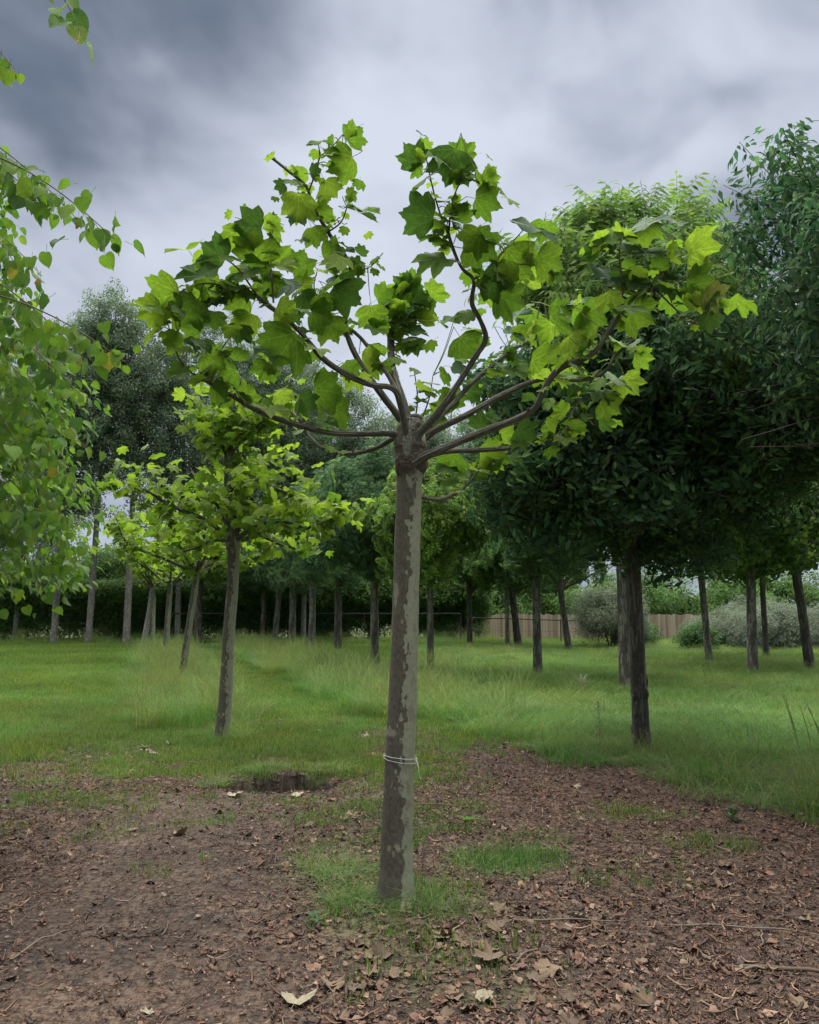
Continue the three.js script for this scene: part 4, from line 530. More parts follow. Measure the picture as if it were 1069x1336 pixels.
// ---------------------------------------------------------------- the linden whose hanging branches enter beside the camera
{
  const X = -4.0, Z = -5.4, R = rng(303), heart = Array.from({ length: 6 }, () => heartLeaf(R));
  const t = base('linden_tree', X, 0, Z, 'linden with hanging branches of heart shaped leaves, some of them yellow', 'tree', null);
  part('trunk', tube([[0, -0.05, 0, 0.17], [0, 0.3, 0, 0.14], [0.03, 1.5, 0, 0.125], [0.05, 2.6, 0, 0.11], [0.02, 4.0, 0, 0.07], [0.0, 5.4, 0, 0.03]], 14, 5, 0.06, 4), M.ashBark, t);
  let n = 0; const rest = [[], [], [], []];
  const place = (p, tip, nor, size, mi, seen) => { if (seen && n < 290) { n++; leafMesh(t, p, tip, nor, size, heart[n % 6], mi === 4 ? M.lindenYellow : mi === 5 ? M.lindenBrown : M.linden[mi]); } else rest[Math.min(mi, 3)].push(basis(p, tip, nor, size)); };
  LINDEN_SHOOTS.forEach((s, i) => {
    const a = s.map((q, k) => [q[0] - X, q[1], q[2] - Z, lerp(0.006, 0.0018, k / 6)]), cv = new THREE.CatmullRomCurve3(a.map((q) => V(q[0], q[1], q[2])));
    const root = a[0]; part('branch', tube([[0.03, Math.min(5.2, Math.max(2.2, root[1] - 0.2)), 0, 0.022], [root[0] * 0.5, root[1] + 0.1, root[2] * 0.5, 0.011], ...a], 6, 4), M.twig, t);
    const L = cv.getLength(), m = Math.round(L / 0.038);
    for (let k = m; k > 2; k--) {
      const u = k / m, p = cv.getPoint(u), T = cv.getTangent(u), sd = k % 2 ? 1 : -1, side = V().crossVectors(T, UPV).normalize().multiplyScalar(sd), last = k === m;
      const off = side.clone().multiplyScalar(0.6).add(V((R() - 0.5) * 0.8, -0.6, (R() - 0.5) * 0.8)).normalize(), size = lerp(0.048, 0.098, R()) * (last ? 0.6 : 1) * (p.y > 3.5 ? 1.12 : 1), foot = p.clone().addScaledVector(off, size * 0.5);
      const tip = off.clone().add(V(1.1 * (R() - 0.5), -0.5, 1.1 * (R() - 0.5))).normalize(), nor = perp(V((R() - 0.5) * 2.0, 0.6, 0.2 + (R() - 0.5) * 2.0), tip);
      place(foot, tip, nor, size, last && R() < 0.35 ? (R() < 0.4 ? 5 : 4) : R() < 0.02 ? 4 : [0, 1, 1, 2, 3, 0][Math.floor(R() * 6)], u > 0.42);
      for (let q = 0; q < (p.y < 3.6 ? 2 : 0); q++) if (R() < 0.6) { const o2 = randDir(R).multiplyScalar(0.12), f2 = foot.clone().add(o2), t2 = tip.clone().add(randDir(R).multiplyScalar(0.5)).normalize(); place(f2, t2, perp(V(R() - 0.5, 0.8, R() - 0.5), t2), size * 0.9, [0, 1, 2, 1][Math.floor(R() * 4)], false); }
    }
  });
  // the body of the crown behind the hanging branches
  for (let i = 0; i < 12000; i++) {
    const dir = randDir(R), y = lerp(1.75, 5.6, Math.pow(R(), 0.8)), rad = 1.75 * Math.sqrt(Math.max(0.05, 1 - Math.pow((y - 2.9) / 2.9, 2))) * Math.pow(R(), 0.35) * (0.8 + 0.4 * noise3(dir.x * 2 + 5, y * 2, dir.z * 2)), a = Math.atan2(dir.z, dir.x);
    const p = V(Math.cos(a) * rad, y, Math.sin(a) * rad - 0.3); if (y > 3.3 && p.x > 0.7) continue;
    const tip = V(Math.cos(a) * 0.6 + (R() - 0.5) * 1.4, -0.7 + R() * 0.5, Math.sin(a) * 0.6 + (R() - 0.5)).normalize(), nor = perp(V(Math.cos(a) + R() - 0.5, 0.9, Math.sin(a) + R() - 0.5), tip);
    rest[[0, 1, 2, 3, 0, 1, 2][Math.floor(R() * 7)]].push(basis(p, tip, nor, 0.048 + R() * 0.045));
  }
  rest.forEach((l, k) => copies('crown_leaves', heart[k], M.linden[k], l, t));
}

// ---------------------------------------------------------------- trees with full crowns
const DARK = [[0.060, 0.135, 0.050], [0.080, 0.165, 0.054], [0.048, 0.112, 0.048], [0.105, 0.200, 0.060]];
const LIGHT = [[0.105, 0.205, 0.034], [0.140, 0.250, 0.036], [0.080, 0.165, 0.032], [0.180, 0.290, 0.040]];
const MID = [[0.075, 0.165, 0.038], [0.105, 0.205, 0.040], [0.060, 0.135, 0.038]];
const YOUNG = [[0.150, 0.265, 0.045], [0.185, 0.300, 0.050], [0.130, 0.240, 0.045], [0.150, 0.265, 0.045], [0.115, 0.22, 0.04], [0.090, 0.175, 0.045], [0.120, 0.215, 0.045], [0.140, 0.235, 0.050]];
const SR = rng(909);
const SP = {
  dark: [0, 1, 2, 3].map(() => pinnateSpray(SR, DARK, 6, 9, 0.088, 0.034, 0.3)),
  light: [0, 1, 2].map(() => pinnateSpray(SR, LIGHT, 6, 9, 0.090, 0.036, 0.3)),
  ovate: [0, 1, 2, 3].map(() => broadSpray(SR, [[0.046, 0.118, 0.042], [0.062, 0.145, 0.046], [0.036, 0.095, 0.040], [0.085, 0.180, 0.052]], 46, 0.42, 0.100, 0.044, 0.62, 0.75)),
  mid: [0, 1, 2].map(() => pinnateSpray(SR, MID, 6, 9, 0.095, 0.040, 0.3)),
  young: [0, 1, 2].map(() => pinnateSpray(SR, YOUNG, 6, 9, 0.092, 0.030, 0.0)),
  maple: [0, 1, 2].map(() => broadSpray(SR, MID.concat(LIGHT), 34, 0.55, 0.13, 0.12, 0.6, 0.5)),
  poplar: [0, 1, 2].map(() => broadSpray(SR, [[0.120, 0.195, 0.100], [0.165, 0.245, 0.130], [0.090, 0.150, 0.076], [0.22, 0.29, 0.18]], 70, 0.95, 0.115, 0.095, 0.55, 0.6)),
  hedge: [0, 1, 2].map(() => broadSpray(SR, [[0.105, 0.215, 0.045], [0.150, 0.270, 0.055], [0.075, 0.160, 0.040]], 60, 0.6, 0.10, 0.07, 0.8, 0.2)),
  silver: [0, 1].map(() => broadSpray(SR, [[0.16, 0.20, 0.13], [0.21, 0.25, 0.17], [0.12, 0.16, 0.10]], 90, 0.8, 0.12, 0.028, 0.55, 0.1)),
  weed: [0, 1].map(() => broadSpray(SR, [[0.05, 0.12, 0.03], [0.07, 0.15, 0.035]], 46, 0.5, 0.10, 0.045, 0.5, 0.2)),
};
const shadeOf = (R, v = 0.25) => { const k = 1 + (R() - 0.5) * 2 * v, h = (R() - 0.5) * 0.2; return rgb(k * (1 + h), k, k * (1 - h)); };
// crown: clumps of sprays round boughs, in a lobed body; c centre, r radii, lower half flattened
function crownOf(R, tree, kinds, c, r, n, clumps, size, opt = {}) {
  const cl = [];
  for (let i = 0; i < clumps; i++) { const d = randDir(R), q = Math.pow(R(), opt.fill ?? 0.33) * (0.72 + 0.5 * noise3(d.x * 1.7 + n, d.y * 1.7, d.z * 1.7)); if (d.y < 0) d.y *= opt.flat ?? 0.75; cl.push([V(c[0] + d.x * r[0] * q, c[1] + d.y * r[1] * q, c[2] + d.z * r[2] * q), d]); }
  const lists = kinds.map(() => []), cols = kinds.map(() => []), cr = (opt.clump ?? 0.24) * Math.cbrt(r[0] * r[1] * r[2]);
  for (let i = 0; i < n; i++) {
    const [q, d] = cl[i % clumps], e = randDir(R), p = q.clone().addScaledVector(e, cr * Math.pow(R(), 0.5)), out = d.clone().add(e.multiplyScalar(0.8)).add(V(0, opt.lift ?? 0.15, 0)).normalize(), k = Math.floor(R() * kinds.length);
    lists[k].push(basis(p, out, randDir(R), size * (0.75 + R() * 0.5))); cols[k].push(shadeOf(R));
  }
  const crown = new THREE.Group(); crown.name = opt.name ?? 'crown'; tree.add(crown); crown.userData.kind = 'stuff';
  kinds.forEach((g, k) => { if (lists[k].length) copies('foliage', g, opt.mat ?? M.spray, lists[k], crown, cols[k]); });
  return cl;
}
function boughs(R, tree, y0, cl, mat, n, r0, cx = 0, cz = 0) {
  for (let i = 0; i < n; i++) { const [q] = cl[Math.floor(R() * cl.length)], s = y0 + R() * 0.35, b = V(cx + (q.x - cx) * 0.45, lerp(s, q.y, 0.4) - 0.1 * R(), cz + (q.z - cz) * 0.45); part('branch', tube([[cx, s - 0.15, cz, r0], [b.x * 0.6 + cx * 0.4, lerp(s, b.y, 0.55), b.z * 0.6 + cz * 0.4, r0 * 0.8], [b.x, b.y, b.z, r0 * 0.6], [q.x, q.y, q.z, r0 * 0.25]], 6, 3, 0.06, i), mat, tree); }
}
function orchardTree(x, d, o) {
  const R = rng(o.seed), t = base(o.name ?? 'ash_tree', x, 0, -d, o.label, 'tree', o.group);
  const h = o.trunk ?? 2.6, r = (o.r ?? 0.13) * 0.86, l = o.lean ?? 0, H = o.top ?? 7, mat = o.bark ?? M.ashBark, rx = o.rx ?? 1.75;
  part('trunk', tube([[0, -0.06, 0, r * 1.35], [0.005, 0.12, 0, r * 1.15], [l * 0.25, h * 0.3, 0, r], [l * 0.6, h * 0.65, 0, r * 0.92], [l, h, 0, r * 0.95], [l, h + (H - h) * 0.4, 0, r * 0.55], [l, H - 0.6, 0, r * 0.16]], 16, 6, 0.10, o.seed), mat, t);
  const cy = (h - 0.25 + H) / 2;
  const cl = crownOf(R, t, SP[o.kind ?? 'dark'], [l, cy, 0], [rx, (H - h + 0.25) / 2, o.rz ?? rx], o.n ?? 700, o.clumps ?? 60, o.size ?? 1, { fill: 0.4, clump: 0.22, ...o.crown });
  boughs(R, t, h, cl, mat, o.boughs ?? 9, r * 0.45, l, 0);
  return t;
}
// the near dark trees of the row beside the mulch
{
  const t = orchardTree(2.64, 9.58, { seed: 401, label: 'dark leaved tree on a knobbly trunk at the mulch edge, pale young shoots on top', kind: 'ovate', trunk: 2.55, r: 0.105, lean: -0.03, top: 4.5, rx: 1.72, rz: 1.7, n: 1700, clumps: 120, bark: M.darkBark, boughs: 16, crown: { flat: 0.9 } });
  const R = rng(402);
  for (let i = 0; i < 14; i++) { const a = R() * 6.283, y = 0.1 + R() * 0.75; part('bark_burr', tube([[Math.cos(a) * 0.075, y - 0.06, Math.sin(a) * 0.075, 0.02], [Math.cos(a) * 0.082, y, Math.sin(a) * 0.082, 0.026 + R() * 0.016], [Math.cos(a) * 0.076, y + 0.06, Math.sin(a) * 0.076, 0.015]], 8, 3, 0.35, i), M.darkBark, t); }
  const cl = crownOf(R, t, SP.young, [-0.1, 4.6, 0.2], [1.4, 1.7, 1.4], 640, 90, 1.25, { fill: 0.3, name: 'young_shoots', lift: 0.9, clump: 0.2, mat: M.dull });
  boughs(R, t, 4.6, cl, M.twig, 10, 0.02);
}
{
  const t = orchardTree(4.85, 6.8, { seed: 411, label: 'tall dark tree beyond the knobbly trunk with bare twigs in its lower crown', kind: 'ovate', trunk: 2.7, r: 0.14, top: 5.9, rx: 2.2, rz: 2.0, n: 2700, clumps: 150, bark: M.darkBark, boughs: 16, size: 0.85, crown: { flat: 0.62, fill: 0.3 } });
  const R = rng(412);                               // dead twigs under the crown
  for (let i = 0; i < 46; i++) { const y = 2.7 + R() * 1.2, a = 2.2 + R() * 1.9, L = 1.2 + R() * 1.0, e = (R() - 0.35) * 0.7, m = [Math.cos(a) * L * 0.55, y + e * 0.3 + 0.1, Math.sin(a) * L * 0.55], q = [Math.cos(a + 0.2) * L, y + e, Math.sin(a + 0.2) * L]; part('dead_twig', tube([[0, y, 0, 0.012], [...m, 0.007], [...q, 0.0025]], 5, 4), M.twig, t); const b = [m[0] + (R() - 0.5) * 0.8, m[1] + (R() - 0.3) * 0.5, m[2] + (R() - 0.5) * 0.8]; part('dead_twig', tube([[...m, 0.005], [(m[0] + b[0]) / 2, (m[1] + b[1]) / 2 + 0.05, (m[2] + b[2]) / 2, 0.004], [...b, 0.0018]], 5, 3), M.twig, t); }
}
const rowG = 'ash trees of the dark rows beyond the lawn';
orchardTree(4.55, 17.56, { seed: 421, label: 'dark tree with a grey lichened trunk close behind the knobbly trunk', r: 0.15, trunk: 2.5, top: 6.8, rx: 2.1, n: 1100, clumps: 70, kind: 'dark' });
orchardTree(3.29, 21.37, { seed: 422, label: 'dark round crowned tree standing alone in the long grass before the board fence', r: 0.13, trunk: 2.55, top: 7.0, rx: 2.2, n: 1100, clumps: 70 });
orchardTree(0.5, 19.93, { seed: 423, label: 'light green feathery tree with a slim pale trunk behind the pollarded plane', r: 0.095, trunk: 2.45, top: 5.2, rx: 1.45, n: 800, clumps: 60, kind: 'light' });
orchardTree(-0.94, 22.46, { seed: 424, label: 'mid green tree with a grey trunk standing in tuft grass behind the pollarded plane', r: 0.135, trunk: 2.5, top: 6.0, rx: 1.7, n: 900, clumps: 60, kind: 'dark', lean: -0.02 });
orchardTree(-2.6, 30.14, { seed: 425, label: 'dark crowned tree in the row of trunks behind the tuft grass', group: rowG, r: 0.165, top: 7.0, rx: 2.3, n: 900, clumps: 60, bark: M.darkBark });
orchardTree(-4.11, 34.93, { seed: 426, label: 'dark crowned tree in the row of trunks behind the tuft grass', group: rowG, r: 0.17, top: 7.0, rx: 2.2, n: 800, clumps: 55, bark: M.ashBark });
orchardTree(-5.55, 39.2, { seed: 427, label: 'dark crowned tree in the row of trunks behind the tuft grass', group: rowG, r: 0.2, top: 6.8, rx: 2.2, n: 700, clumps: 50 });
orchardTree(-6.9, 42.5, { seed: 428, label: 'dark crowned tree in the row of trunks behind the tuft grass', group: rowG, r: 0.18, lean: 0.15, top: 6.6, rx: 2.2, n: 700, clumps: 50 });
orchardTree(-8.0, 45.2, { seed: 438, label: 'dark crowned tree in the row of trunks behind the tuft grass', group: rowG, r: 0.16, top: 6.2, rx: 2.0, n: 600, clumps: 50 });
orchardTree(-5.7, 44.5, { seed: 439, label: 'dark crowned tree in the row of trunks behind the tuft grass', group: rowG, r: 0.16, top: 6.2, rx: 2.0, n: 600, clumps: 50, bark: M.poplarBark });
orchardTree(-10.6, 41.5, { seed: 437, label: 'dark straight trunk between the spiky pollard and the yellowish green plane', r: 0.22, trunk: 3.3, top: 6.0, rx: 2.0, n: 650, clumps: 50, kind: 'light', bark: M.darkBark });
orchardTree(3.01, 41.54, { seed: 429, label: 'tree at the corner where the hedge meets the board fence', r: 0.16, top: 6.5, rx: 2.2, n: 650, clumps: 50, kind: 'mid', bark: M.darkBark });
orchardTree(4.57, 38.79, { seed: 430, label: 'slim trunk before the board fence, close beside a thicker dark trunk', r: 0.12, top: 6.4, rx: 2.0, n: 650, clumps: 50, kind: 'mid' });
orchardTree(5.31, 40.58, { seed: 431, label: 'thick dark trunk before the board fence, close beside a slimmer one', r: 0.21, lean: -0.25, top: 6.4, rx: 2.3, n: 650, clumps: 50, kind: 'mid', bark: M.darkBark });
orchardTree(6.69, 34.93, { seed: 432, label: 'leaning dark trunk beside the silvery bush at the board fence', r: 0.16, lean: -0.28, top: 6.3, rx: 2.2, n: 700, clumps: 50, kind: 'mid', bark: M.darkBark });
const mapleG = 'light crowned trees in the open field';
orchardTree(9.69, 26.91, { name: 'maple_tree', seed: 433, label: 'slim trunked light crowned tree in the open field before the silvery bushes', group: mapleG, r: 0.13, lean: -0.15, trunk: 3.2, top: 6.6, rx: 2.3, n: 620, clumps: 50, kind: 'maple', crown: { mat: M.dull } });
orchardTree(9.02, 21.9, { name: 'maple_tree', seed: 434, label: 'stout grey trunked light crowned tree in the open field', r: 0.15, lean: 0.1, trunk: 2.9, top: 6.8, rx: 2.2, n: 620, clumps: 50, kind: 'maple', crown: { mat: M.dull } });
orchardTree(12.94, 30.14, { name: 'maple_tree', seed: 435, label: 'slim trunked light crowned tree in the open field before the silvery bushes', group: mapleG, r: 0.12, trunk: 3.0, top: 6.4, rx: 2.1, n: 560, clumps: 50, kind: 'maple', bark: M.darkBark, crown: { mat: M.dull } });
orchardTree(11.23, 23.35, { name: 'maple_tree', seed: 436, label: 'dark trunk leaning towards the knobbly tree, with a light green crown', r: 0.15, lean: -0.22, trunk: 2.7, top: 6.5, rx: 2.2, n: 620, clumps: 50, kind: 'maple', bark: M.darkBark, crown: { mat: M.dull } });

// ---------------------------------------------------------------- poplars behind the hedge
function poplar(x, d, H, seed, lean = 0, r = 0.17, low = 3.6, rx = 2.25, label = 'tall grey green poplar with a pale trunk along the hedge', grp = 'poplars along the hedge') {
  const R = rng(seed), t = base('poplar_tree', x, 0, -d, label, 'tree', grp);
  part('trunk', tube([[0, -0.05, 0, r * 1.3], [lean * 0.03, 0.5, 0, r], [lean * 0.3, H * 0.3, 0, r * 0.85], [lean * 0.6, H * 0.6, 0, r * 0.5], [lean * 0.9, H * 0.84, 0, r * 0.12]], 12, 5, 0.05, seed), M.poplarBark, t);
  const cl = crownOf(R, t, SP.poplar, [lean * 0.6, (low + H) / 2, 0], [rx, (H - low) / 2, rx], 620, 120, 0.9, { fill: 0.5, flat: 1, clump: 0.16, mat: M.dull, lift: 0.3 });
  for (let i = 0; i < 10; i++) { const [q] = cl[i * 5 % cl.length], y = Math.max(low - 1.5, q.y - 2.2), lx = lean * y / H; part('branch', tube([[lx, y, 0, 0.07], [lerp(lx, q.x, 0.5), lerp(y, q.y, 0.4), q.z * 0.5, 0.05], [q.x, q.y, q.z, 0.02]], 6, 3), M.poplarBark, t); }
}
poplar(-22.4, 47.1, 19, 601); poplar(-18.7, 43.6, 20.5, 602);
poplar(-16.9, 43.6, 20.0, 603, 0.5, 0.17, 7.0, 1.9, 'poplar leaning a little beside a gap of sky over the hedge', null);
poplar(-14.9, 43.6, 19.2, 604, 0.1, 0.19, 6.5); poplar(-12.9, 46, 20.3, 605, 0, 0.17); poplar(-10.9, 48, 20.5, 606, 0.3, 0.18); poplar(-8.8, 49, 19.8, 607); poplar(-6.6, 51, 18.8, 608); poplar(-9.8, 53, 20.5, 614); poplar(-7.4, 55, 19.8, 615); poplar(-4.2, 53, 17.4, 616);
poplar(-2.6, 55, 16.2, 609, 0.2); poplar(0.4, 56, 17.0, 610); poplar(3.4, 57, 16.0, 611); poplar(-25.5, 45, 18, 612); poplar(6.8, 58, 14.5, 613);

// ---------------------------------------------------------------- hedge, fences, bushes
{
  const R = rng(700), h = base('hedge', -11, 0, -47.2, 'dark overgrown hedge behind the pale poplar trunks', 'hedge');
  const list = [[], [], []], cols = [[], [], []];
  for (let i = 0; i < 6800; i++) {
    const x = (R() - 0.5) * 31, topY = 3.0 + 0.9 * (fbm((x + 40) * 0.35, 0, 3, 3) - 0.4), y = topY * Math.pow(R(), 0.55), over = sstep(1.5, 2.6, y);
    if (y < 1.7 && R() < 0.15) continue;
    const z = lerp(0.7, 1.5, over) * R() - 0.8 + (R() - 0.5) * 0.5, k = i % 3;
    list[k].push(basis(V(x, y, z), V((R() - 0.5), 0.3 + R(), 0.7 * over + R() - 0.4), randDir(R), 0.75 + R() * 0.5)); cols[k].push(shadeOf(R, 0.35));
  }
  SP.hedge.forEach((g, k) => copies('foliage', g, M.dull, list[k], h, cols[k]));
  for (let i = 0; i < 24; i++) { const x = (R() - 0.5) * 31, a = (R() - 0.5) * 1.8; part('stem', tube([[x, -0.05, -0.6, 0.05], [x + a * 0.4, 1.2, -0.55, 0.04], [x + a, 2.6, -0.4, 0.02]], 6, 3), M.darkBark, h); }
}
{
  const wood = [[0.33, 0.25, 0.18], [0.39, 0.30, 0.22], [0.27, 0.205, 0.145], [0.43, 0.345, 0.26]].map(([r, g, b], s) => new THREE.MeshStandardMaterial({ roughness: 0.9, map: tex(64, 256, (u, v) => { const k = 0.75 + 0.5 * fbm(u * 14, v * 3 + s * 5, s, 4); return [r * k, g * k, b * k].map((x) => Math.pow(x, 1 / 2.2)); }, true) }));
  const R = rng(710), f = base('board_fence', 16, 0, -49.5, 'weathered brown fence of upright boards beyond the long grass', 'fence'), g = new THREE.BoxGeometry(0.135, 1, 0.022);
  for (let i = 0; i < 176; i++) { const x = (i - 88) * 0.15, m = part('board', g, wood[Math.floor(R() * 4)], f), h = 1.52 + (R() - 0.5) * 0.09; m.position.set(x, h / 2, (R() - 0.5) * 0.012); m.scale.y = h; m.rotation.z = (R() - 0.5) * 0.02; }
  for (const y of [0.35, 1.15]) { const m = part('rail', new THREE.BoxGeometry(26.4, 0.09, 0.05), wood[2], f); m.position.set(0, y, -0.06); }
}
{
  const iron = new THREE.MeshStandardMaterial({ color: rgb(0.018, 0.016, 0.015), roughness: 0.9, metalness: 0 });
  const rail = (name, x0, x1, d, y0, y1, gap, label) => { const f = base(name, x0, 0, -d, label, 'fence'), n = Math.round((x1 - x0) / gap); part('top_rail', tube([[0, y0, 0, 0.028], [(x1 - x0) / 2, (y0 + y1) / 2, 0, 0.028], [x1 - x0, y1, 0, 0.028]], 8, 3), iron, f); for (let i = 0; i <= n; i++) { const x = (x1 - x0) * i / n; part('post', tube([[x, -0.1, 0, 0.035], [x, lerp(y0, y1, i / n), 0, 0.03]], 8, 2), iron, f); } const mid = part('wire', tube([[0, y0 * 0.5, 0, 0.005], [(x1 - x0) / 2, (y0 + y1) * 0.25, 0, 0.005], [x1 - x0, y1 * 0.5, 0, 0.005]], 5, 3), iron, f); return mid; };
  rail('rail_fence', 3.2, 10.6, 44.5, 1.36, 1.16, 2.45, 'low dark metal rail on thin posts before the board fence');
  rail('rail_fence', -13, 2.8, 45.1, 1.58, 1.58, 5.2, 'dark metal rail fence running along the foot of the hedge');
}
function bush(name, x, d, rx, h, kind, n, seed, label, group, mat = M.dull, size = 1) {
  const R = rng(seed), t = base(name, x, 0, -d, label, 'bush', group), cl = crownOf(R, t, SP[kind], [0, h * 0.48, 0], [rx, h * 0.52, rx * 0.8], n, 40, size, { fill: 0.5, flat: 0.9, mat, lift: 0.7, name: 'foliage_mass' });
  for (let i = 0; i < 7; i++) { const [q] = cl[i * 3]; part('stem', tube([[(R() - 0.5) * 0.3, -0.05, (R() - 0.5) * 0.3, 0.035], [q.x * 0.5, q.y * 0.6, q.z * 0.5, 0.025], [q.x, Math.max(0.2, q.y), q.z, 0.008]], 5, 3), M.twig, t); }
}
bush('silver_bush', 9.3, 38, 1.25, 2.5, 'silver', 300, 801, 'arching silvery grey bush at the end of the metal rail');
[[14.6, 39, 1.2, 0.95], [16.1, 36.5, 1.7, 1.35], [18.4, 38, 1.7, 1.2], [17.2, 41, 1.8, 1.55], [20.8, 40, 1.8, 1.5]].forEach(([x, d, r, h], i) => bush('silver_bush', x, d, r, h, 'silver', 380, 810 + i, 'silvery grey bush in the thicket before the board fence', 'silvery bushes in the field corner'));
[[11.2, 41, 1.0, 1.0], [12.2, 35, 0.7, 0.8], [10.6, 39, 0.9, 0.9]].forEach(([x, d, r, h], i) => bush('weed_clump', x, d, r, h, 'weed', 120, 830 + i, 'low leafy weed clump at the edge of the mown field', 'weed clumps at the field edge'));
for (let i = 0; i < 13; i++) { const R = rng(850 + i); bush('backdrop_bush', 2 + i * 2.6 + R(), 55 + R() * 6, 2.6, 3.0 + R() * 2.4, i % 3 ? 'hedge' : 'maple', 260, 860 + i, 'leafy bush rising behind the board fence', 'bushes behind the board fence', M.dull, 1.5); }
for (let i = 0; i < 14; i++) { const R = rng(950 + i); bush('backdrop_bush', -30 + i * 2.5 + R(), 51 + R() * 3, 2.4, 4.2 + R() * 2.4, 'hedge', 300, 960 + i, 'leafy bush growing behind the dark hedge', 'bushes behind the hedge', M.dull, 1.5); }

// ---------------------------------------------------------------- small things on the ground
{
  const R = rng(1201), geos = Array.from({ length: 8 }, () => {      // dry lobed leaves, curled along and across
    const g = planeLeaf(R), p = g.attributes.position, c1 = 0.2 + R() * 0.75, c2 = (R() - 0.3) * 0.9, f = 9 + R() * 6, ph = R() * 6;
    for (let i = 0; i < p.count; i++) { const x = p.getX(i), y = p.getY(i) - 0.45, z = p.getZ(i); p.setXYZ(i, x * 0.82 * 0.12, (Math.abs(z) * 0.8 + c1 * x * x * 0.7 + c2 * y * y * 0.7 + 0.05 * Math.sin(x * f + y * 8 + ph)) * 0.12, -y * 0.12); }
    g.computeVertexNormals(); return g;
  }), mats = [[0.15, 0.090, 0.058], [0.20, 0.128, 0.085], [0.115, 0.070, 0.048], [0.30, 0.24, 0.185]].map((c) => new THREE.MeshPhysicalMaterial({ color: rgb(...c), roughness: 0.8, side: THREE.DoubleSide, transmission: 0.12, thickness: 0, map: leafBlotch }));
  const spot = (x, d, s, mi, label, group) => { const m = top('dead_leaf', geos[Math.floor(R() * 8)], mats[mi]); m.position.set(x, groundY(x, d) + 0.012 * s, -d); m.rotation.set((R() - 0.5) * 0.5, R() * 6.28, (R() - 0.5) * 0.5); m.scale.setScalar(s); tag(m, label, 'dead leaf', group); };
  spot(-0.46, 3.62, 1.05, 3, 'pale greyish dead leaf lying alone on the trodden mulch'); spot(0.36, 4.02, 1.2, 0, 'large curled brown dead leaf in sparse grass below the pollarded plane');
  spot(-1.52, 7.42, 1.1, 3, 'whitish dead leaf at the rim of the dug hole'); spot(-0.98, 7.4, 1.0, 3, 'pale torn dead leaf in front of the dug hole'); spot(0.62, 3.9, 1.0, 1, 'tan dead leaf folded upright beside the large curled one');
  for (let i = 0; i < 85; i++) { let x, d; if (i < 55) { x = -0.3 + R() * 1.3; d = 3.35 + R() * 1.5; } else { x = (R() * 2 - 1) * 2.2; d = 3.5 + R() * 4.5; } spot(x, d, 0.35 + R() * 0.5, Math.floor(R() * 3.3), 'curled brown dead leaf on the mulch', 'dead leaves scattered over the mulch'); }
  for (let i = 0; i < 14; i++) spot(-3.2 + R() * 3.8, 9.3 + R() * 3.2, 0.6 + R() * 0.5, 3, 'pale dry leaf lying on the patchy lawn', 'pale leaves on the lawn');
}
{
  const R = rng(1301), dry = [[0.115, 0.083, 0.060], [0.170, 0.135, 0.100], [0.075, 0.053, 0.041]].map((c) => new THREE.MeshStandardMaterial({ color: rgb(...c), roughness: 0.9 }));
  const twig = (x0, d0, x1, d1, r, mi, label, group) => { const P = []; for (let k = 0; k <= 6; k++) { const t = k / 6, x = lerp(x0, x1, t) + (R() - 0.5) * 0.03 * Math.sin(t * 3.14), d = lerp(d0, d1, t) + (R() - 0.5) * 0.04; P.push([x, groundY(x, d) + r + 0.006 + 0.012 * Math.sin(t * 5 + r * 900), -d, r * (1 - 0.5 * t)]); } tag(top('fallen_twig', tube(P, 7, 4, 0.15, x0), dry[mi]), label, 'twig', group); };
  twig(-1.86, 4.05, -1.74, 4.42, 0.006, 1, 'pale bent twig on the trodden mulch, ending in a fork'); twig(-1.42, 4.28, -1.26, 4.34, 0.010, 2, 'short thick dark stick on the trodden mulch');
  twig(0.42, 4.5, 1.25, 4.47, 0.006, 1, 'long straight pale stem lying across the mulch, thick end in grass'); twig(1.22, 4.46, 2.2, 4.25, 0.006, 1, 'long thin stem ending near the bare edge of the mulch'); twig(1.36, 4.05, 1.58, 3.85, 0.010, 1, 'stout tan stick at a slant on the dark mulch'); twig(0.28, 5.2, 0.36, 4.2, 0.004, 1, 'thin dry stalk running out from the grass patch'); twig(1.5, 3.95, 2.05, 3.75, 0.012, 0, 'thick brown branch piece half sunk in the mulch');
  twig(0.08, 7.05, 0.75, 7.0, 0.008, 0, 'brown stick beside the bright green weed'); twig(-0.15, 4.45, 0.0, 4.42, 0.016, 2, 'dark short stick at the foot of the pollarded plane'); twig(0.9, 6.0, 1.0, 5.4, 0.006, 1, 'bent stick between the grass patch and the bare mulch');
  for (let i = 0; i < 46; i++) { const x = (R() * 2 - 1) * 2.4, d = 3.5 + R() * 4.5, a = R() * 6.28, L = 0.12 + R() * 0.3; twig(x, d, x + Math.cos(a) * L, d + Math.sin(a) * L, 0.0025 + R() * 0.003, Math.floor(R() * 3), 'thin fallen twig on the mulch', 'thin twigs scattered over the mulch'); }
}
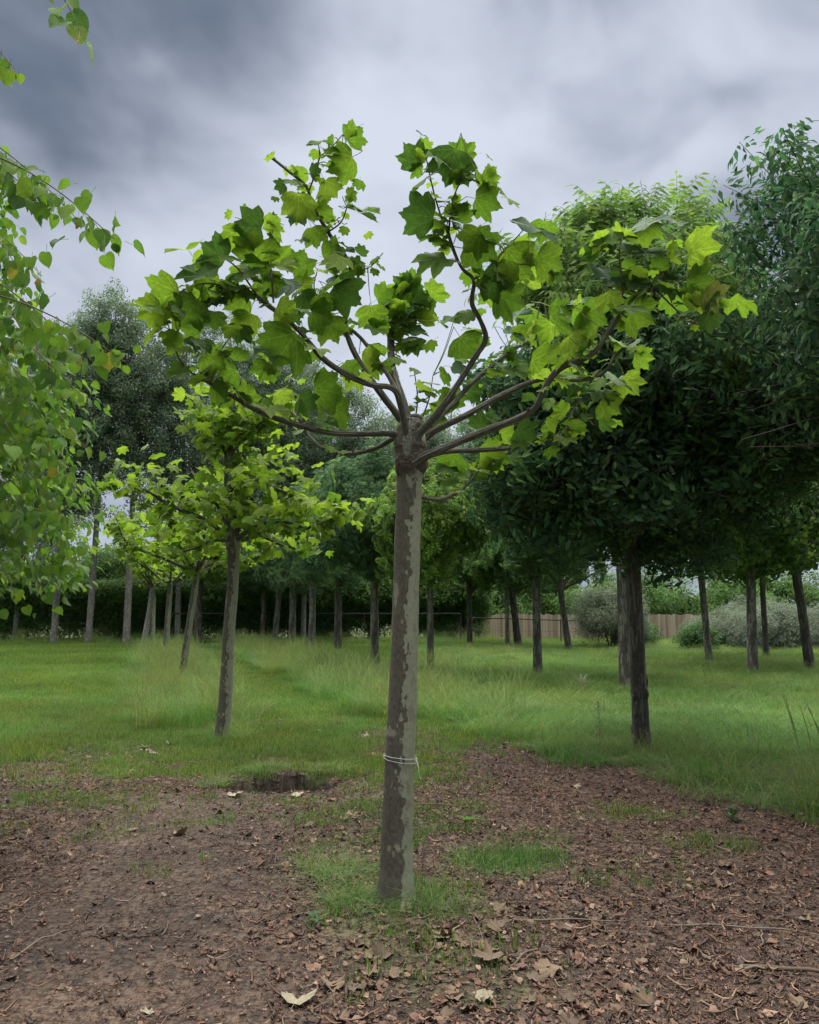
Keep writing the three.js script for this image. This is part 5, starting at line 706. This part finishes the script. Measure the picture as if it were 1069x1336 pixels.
{
  const R = rng(1401);
  const weed = (name, x, d, n, L, W, up, c, label, tall = 0) => {
    const t = base(name, x, groundY(x, d), -d, label, 'weed');
    const mat = leafMat(...c, 0.5, 0.2, leafBlotch);
    if (tall) part('stem', tube([[0, -0.02, 0, 0.006], [0.01, tall * 0.5, 0, 0.005], [0.0, tall, 0.01, 0.003]], 6, 3), M.stalk, t);
    for (let k = 0; k < n; k++) { const s = new Spray(), a = k * 2.4 + R() * 0.4, y = tall * (k / n); s.leaf(V(0, y, 0), V(Math.cos(a), up + R() * 0.3, Math.sin(a)), V(0, 1, 0.01), L * (0.7 + R() * 0.5) * (1 - 0.4 * (tall ? k / n : 0)), W, [1, 1, 1], 0.4, 0.3); const g = s.build(); g.deleteAttribute('color'); const uv = []; for (let i = 0; i < 7; i++) uv.push([0.5, 0.9, 0.5, 0.1, 0.8, 0.2, 0.5][i], [0, 0.4, 0.5, 0.4, 0.7, 0.7, 1][i]); g.setAttribute('uv', new THREE.Float32BufferAttribute(uv, 2)); part('leaf', g, mat, t); }
  };
  weed('broadleaf_weed', 0.45, 6.56, 9, 0.085, 0.035, 0.7, [0.12, 0.30, 0.02], 'bright green broadleaf rosette alone on the bare mulch');
  weed('tree_seedling', -0.5, 4.49, 6, 0.075, 0.045, 0.35, [0.06, 0.17, 0.05], 'small green seedling with rounded leaves near the foot of the plane', 0.06);
  weed('broadleaf_weed', 2.47, 6.51, 14, 0.10, 0.045, 0.5, [0.045, 0.12, 0.03], 'leafy green weed at the edge of the long grass', 0.12);
  weed('broadleaf_weed', 0.99, 3.71, 4, 0.05, 0.04, 0.2, [0.07, 0.18, 0.06], 'tiny pale green sprout among brown dead leaves');
  weed('fleabane', 2.16, 9.58, 42, 0.12, 0.018, 0.5, [0.03, 0.085, 0.04], 'slender dark upright weed beside the knobbly trunk', 0.6);
  weed('mullein', 3.46, 16.74, 20, 0.34, 0.05, 1.8, [0.34, 0.40, 0.30], 'silvery white leaved plant standing up in the long grass', 0.25);
}
console.log('built');
renderer.render(scene, camera);
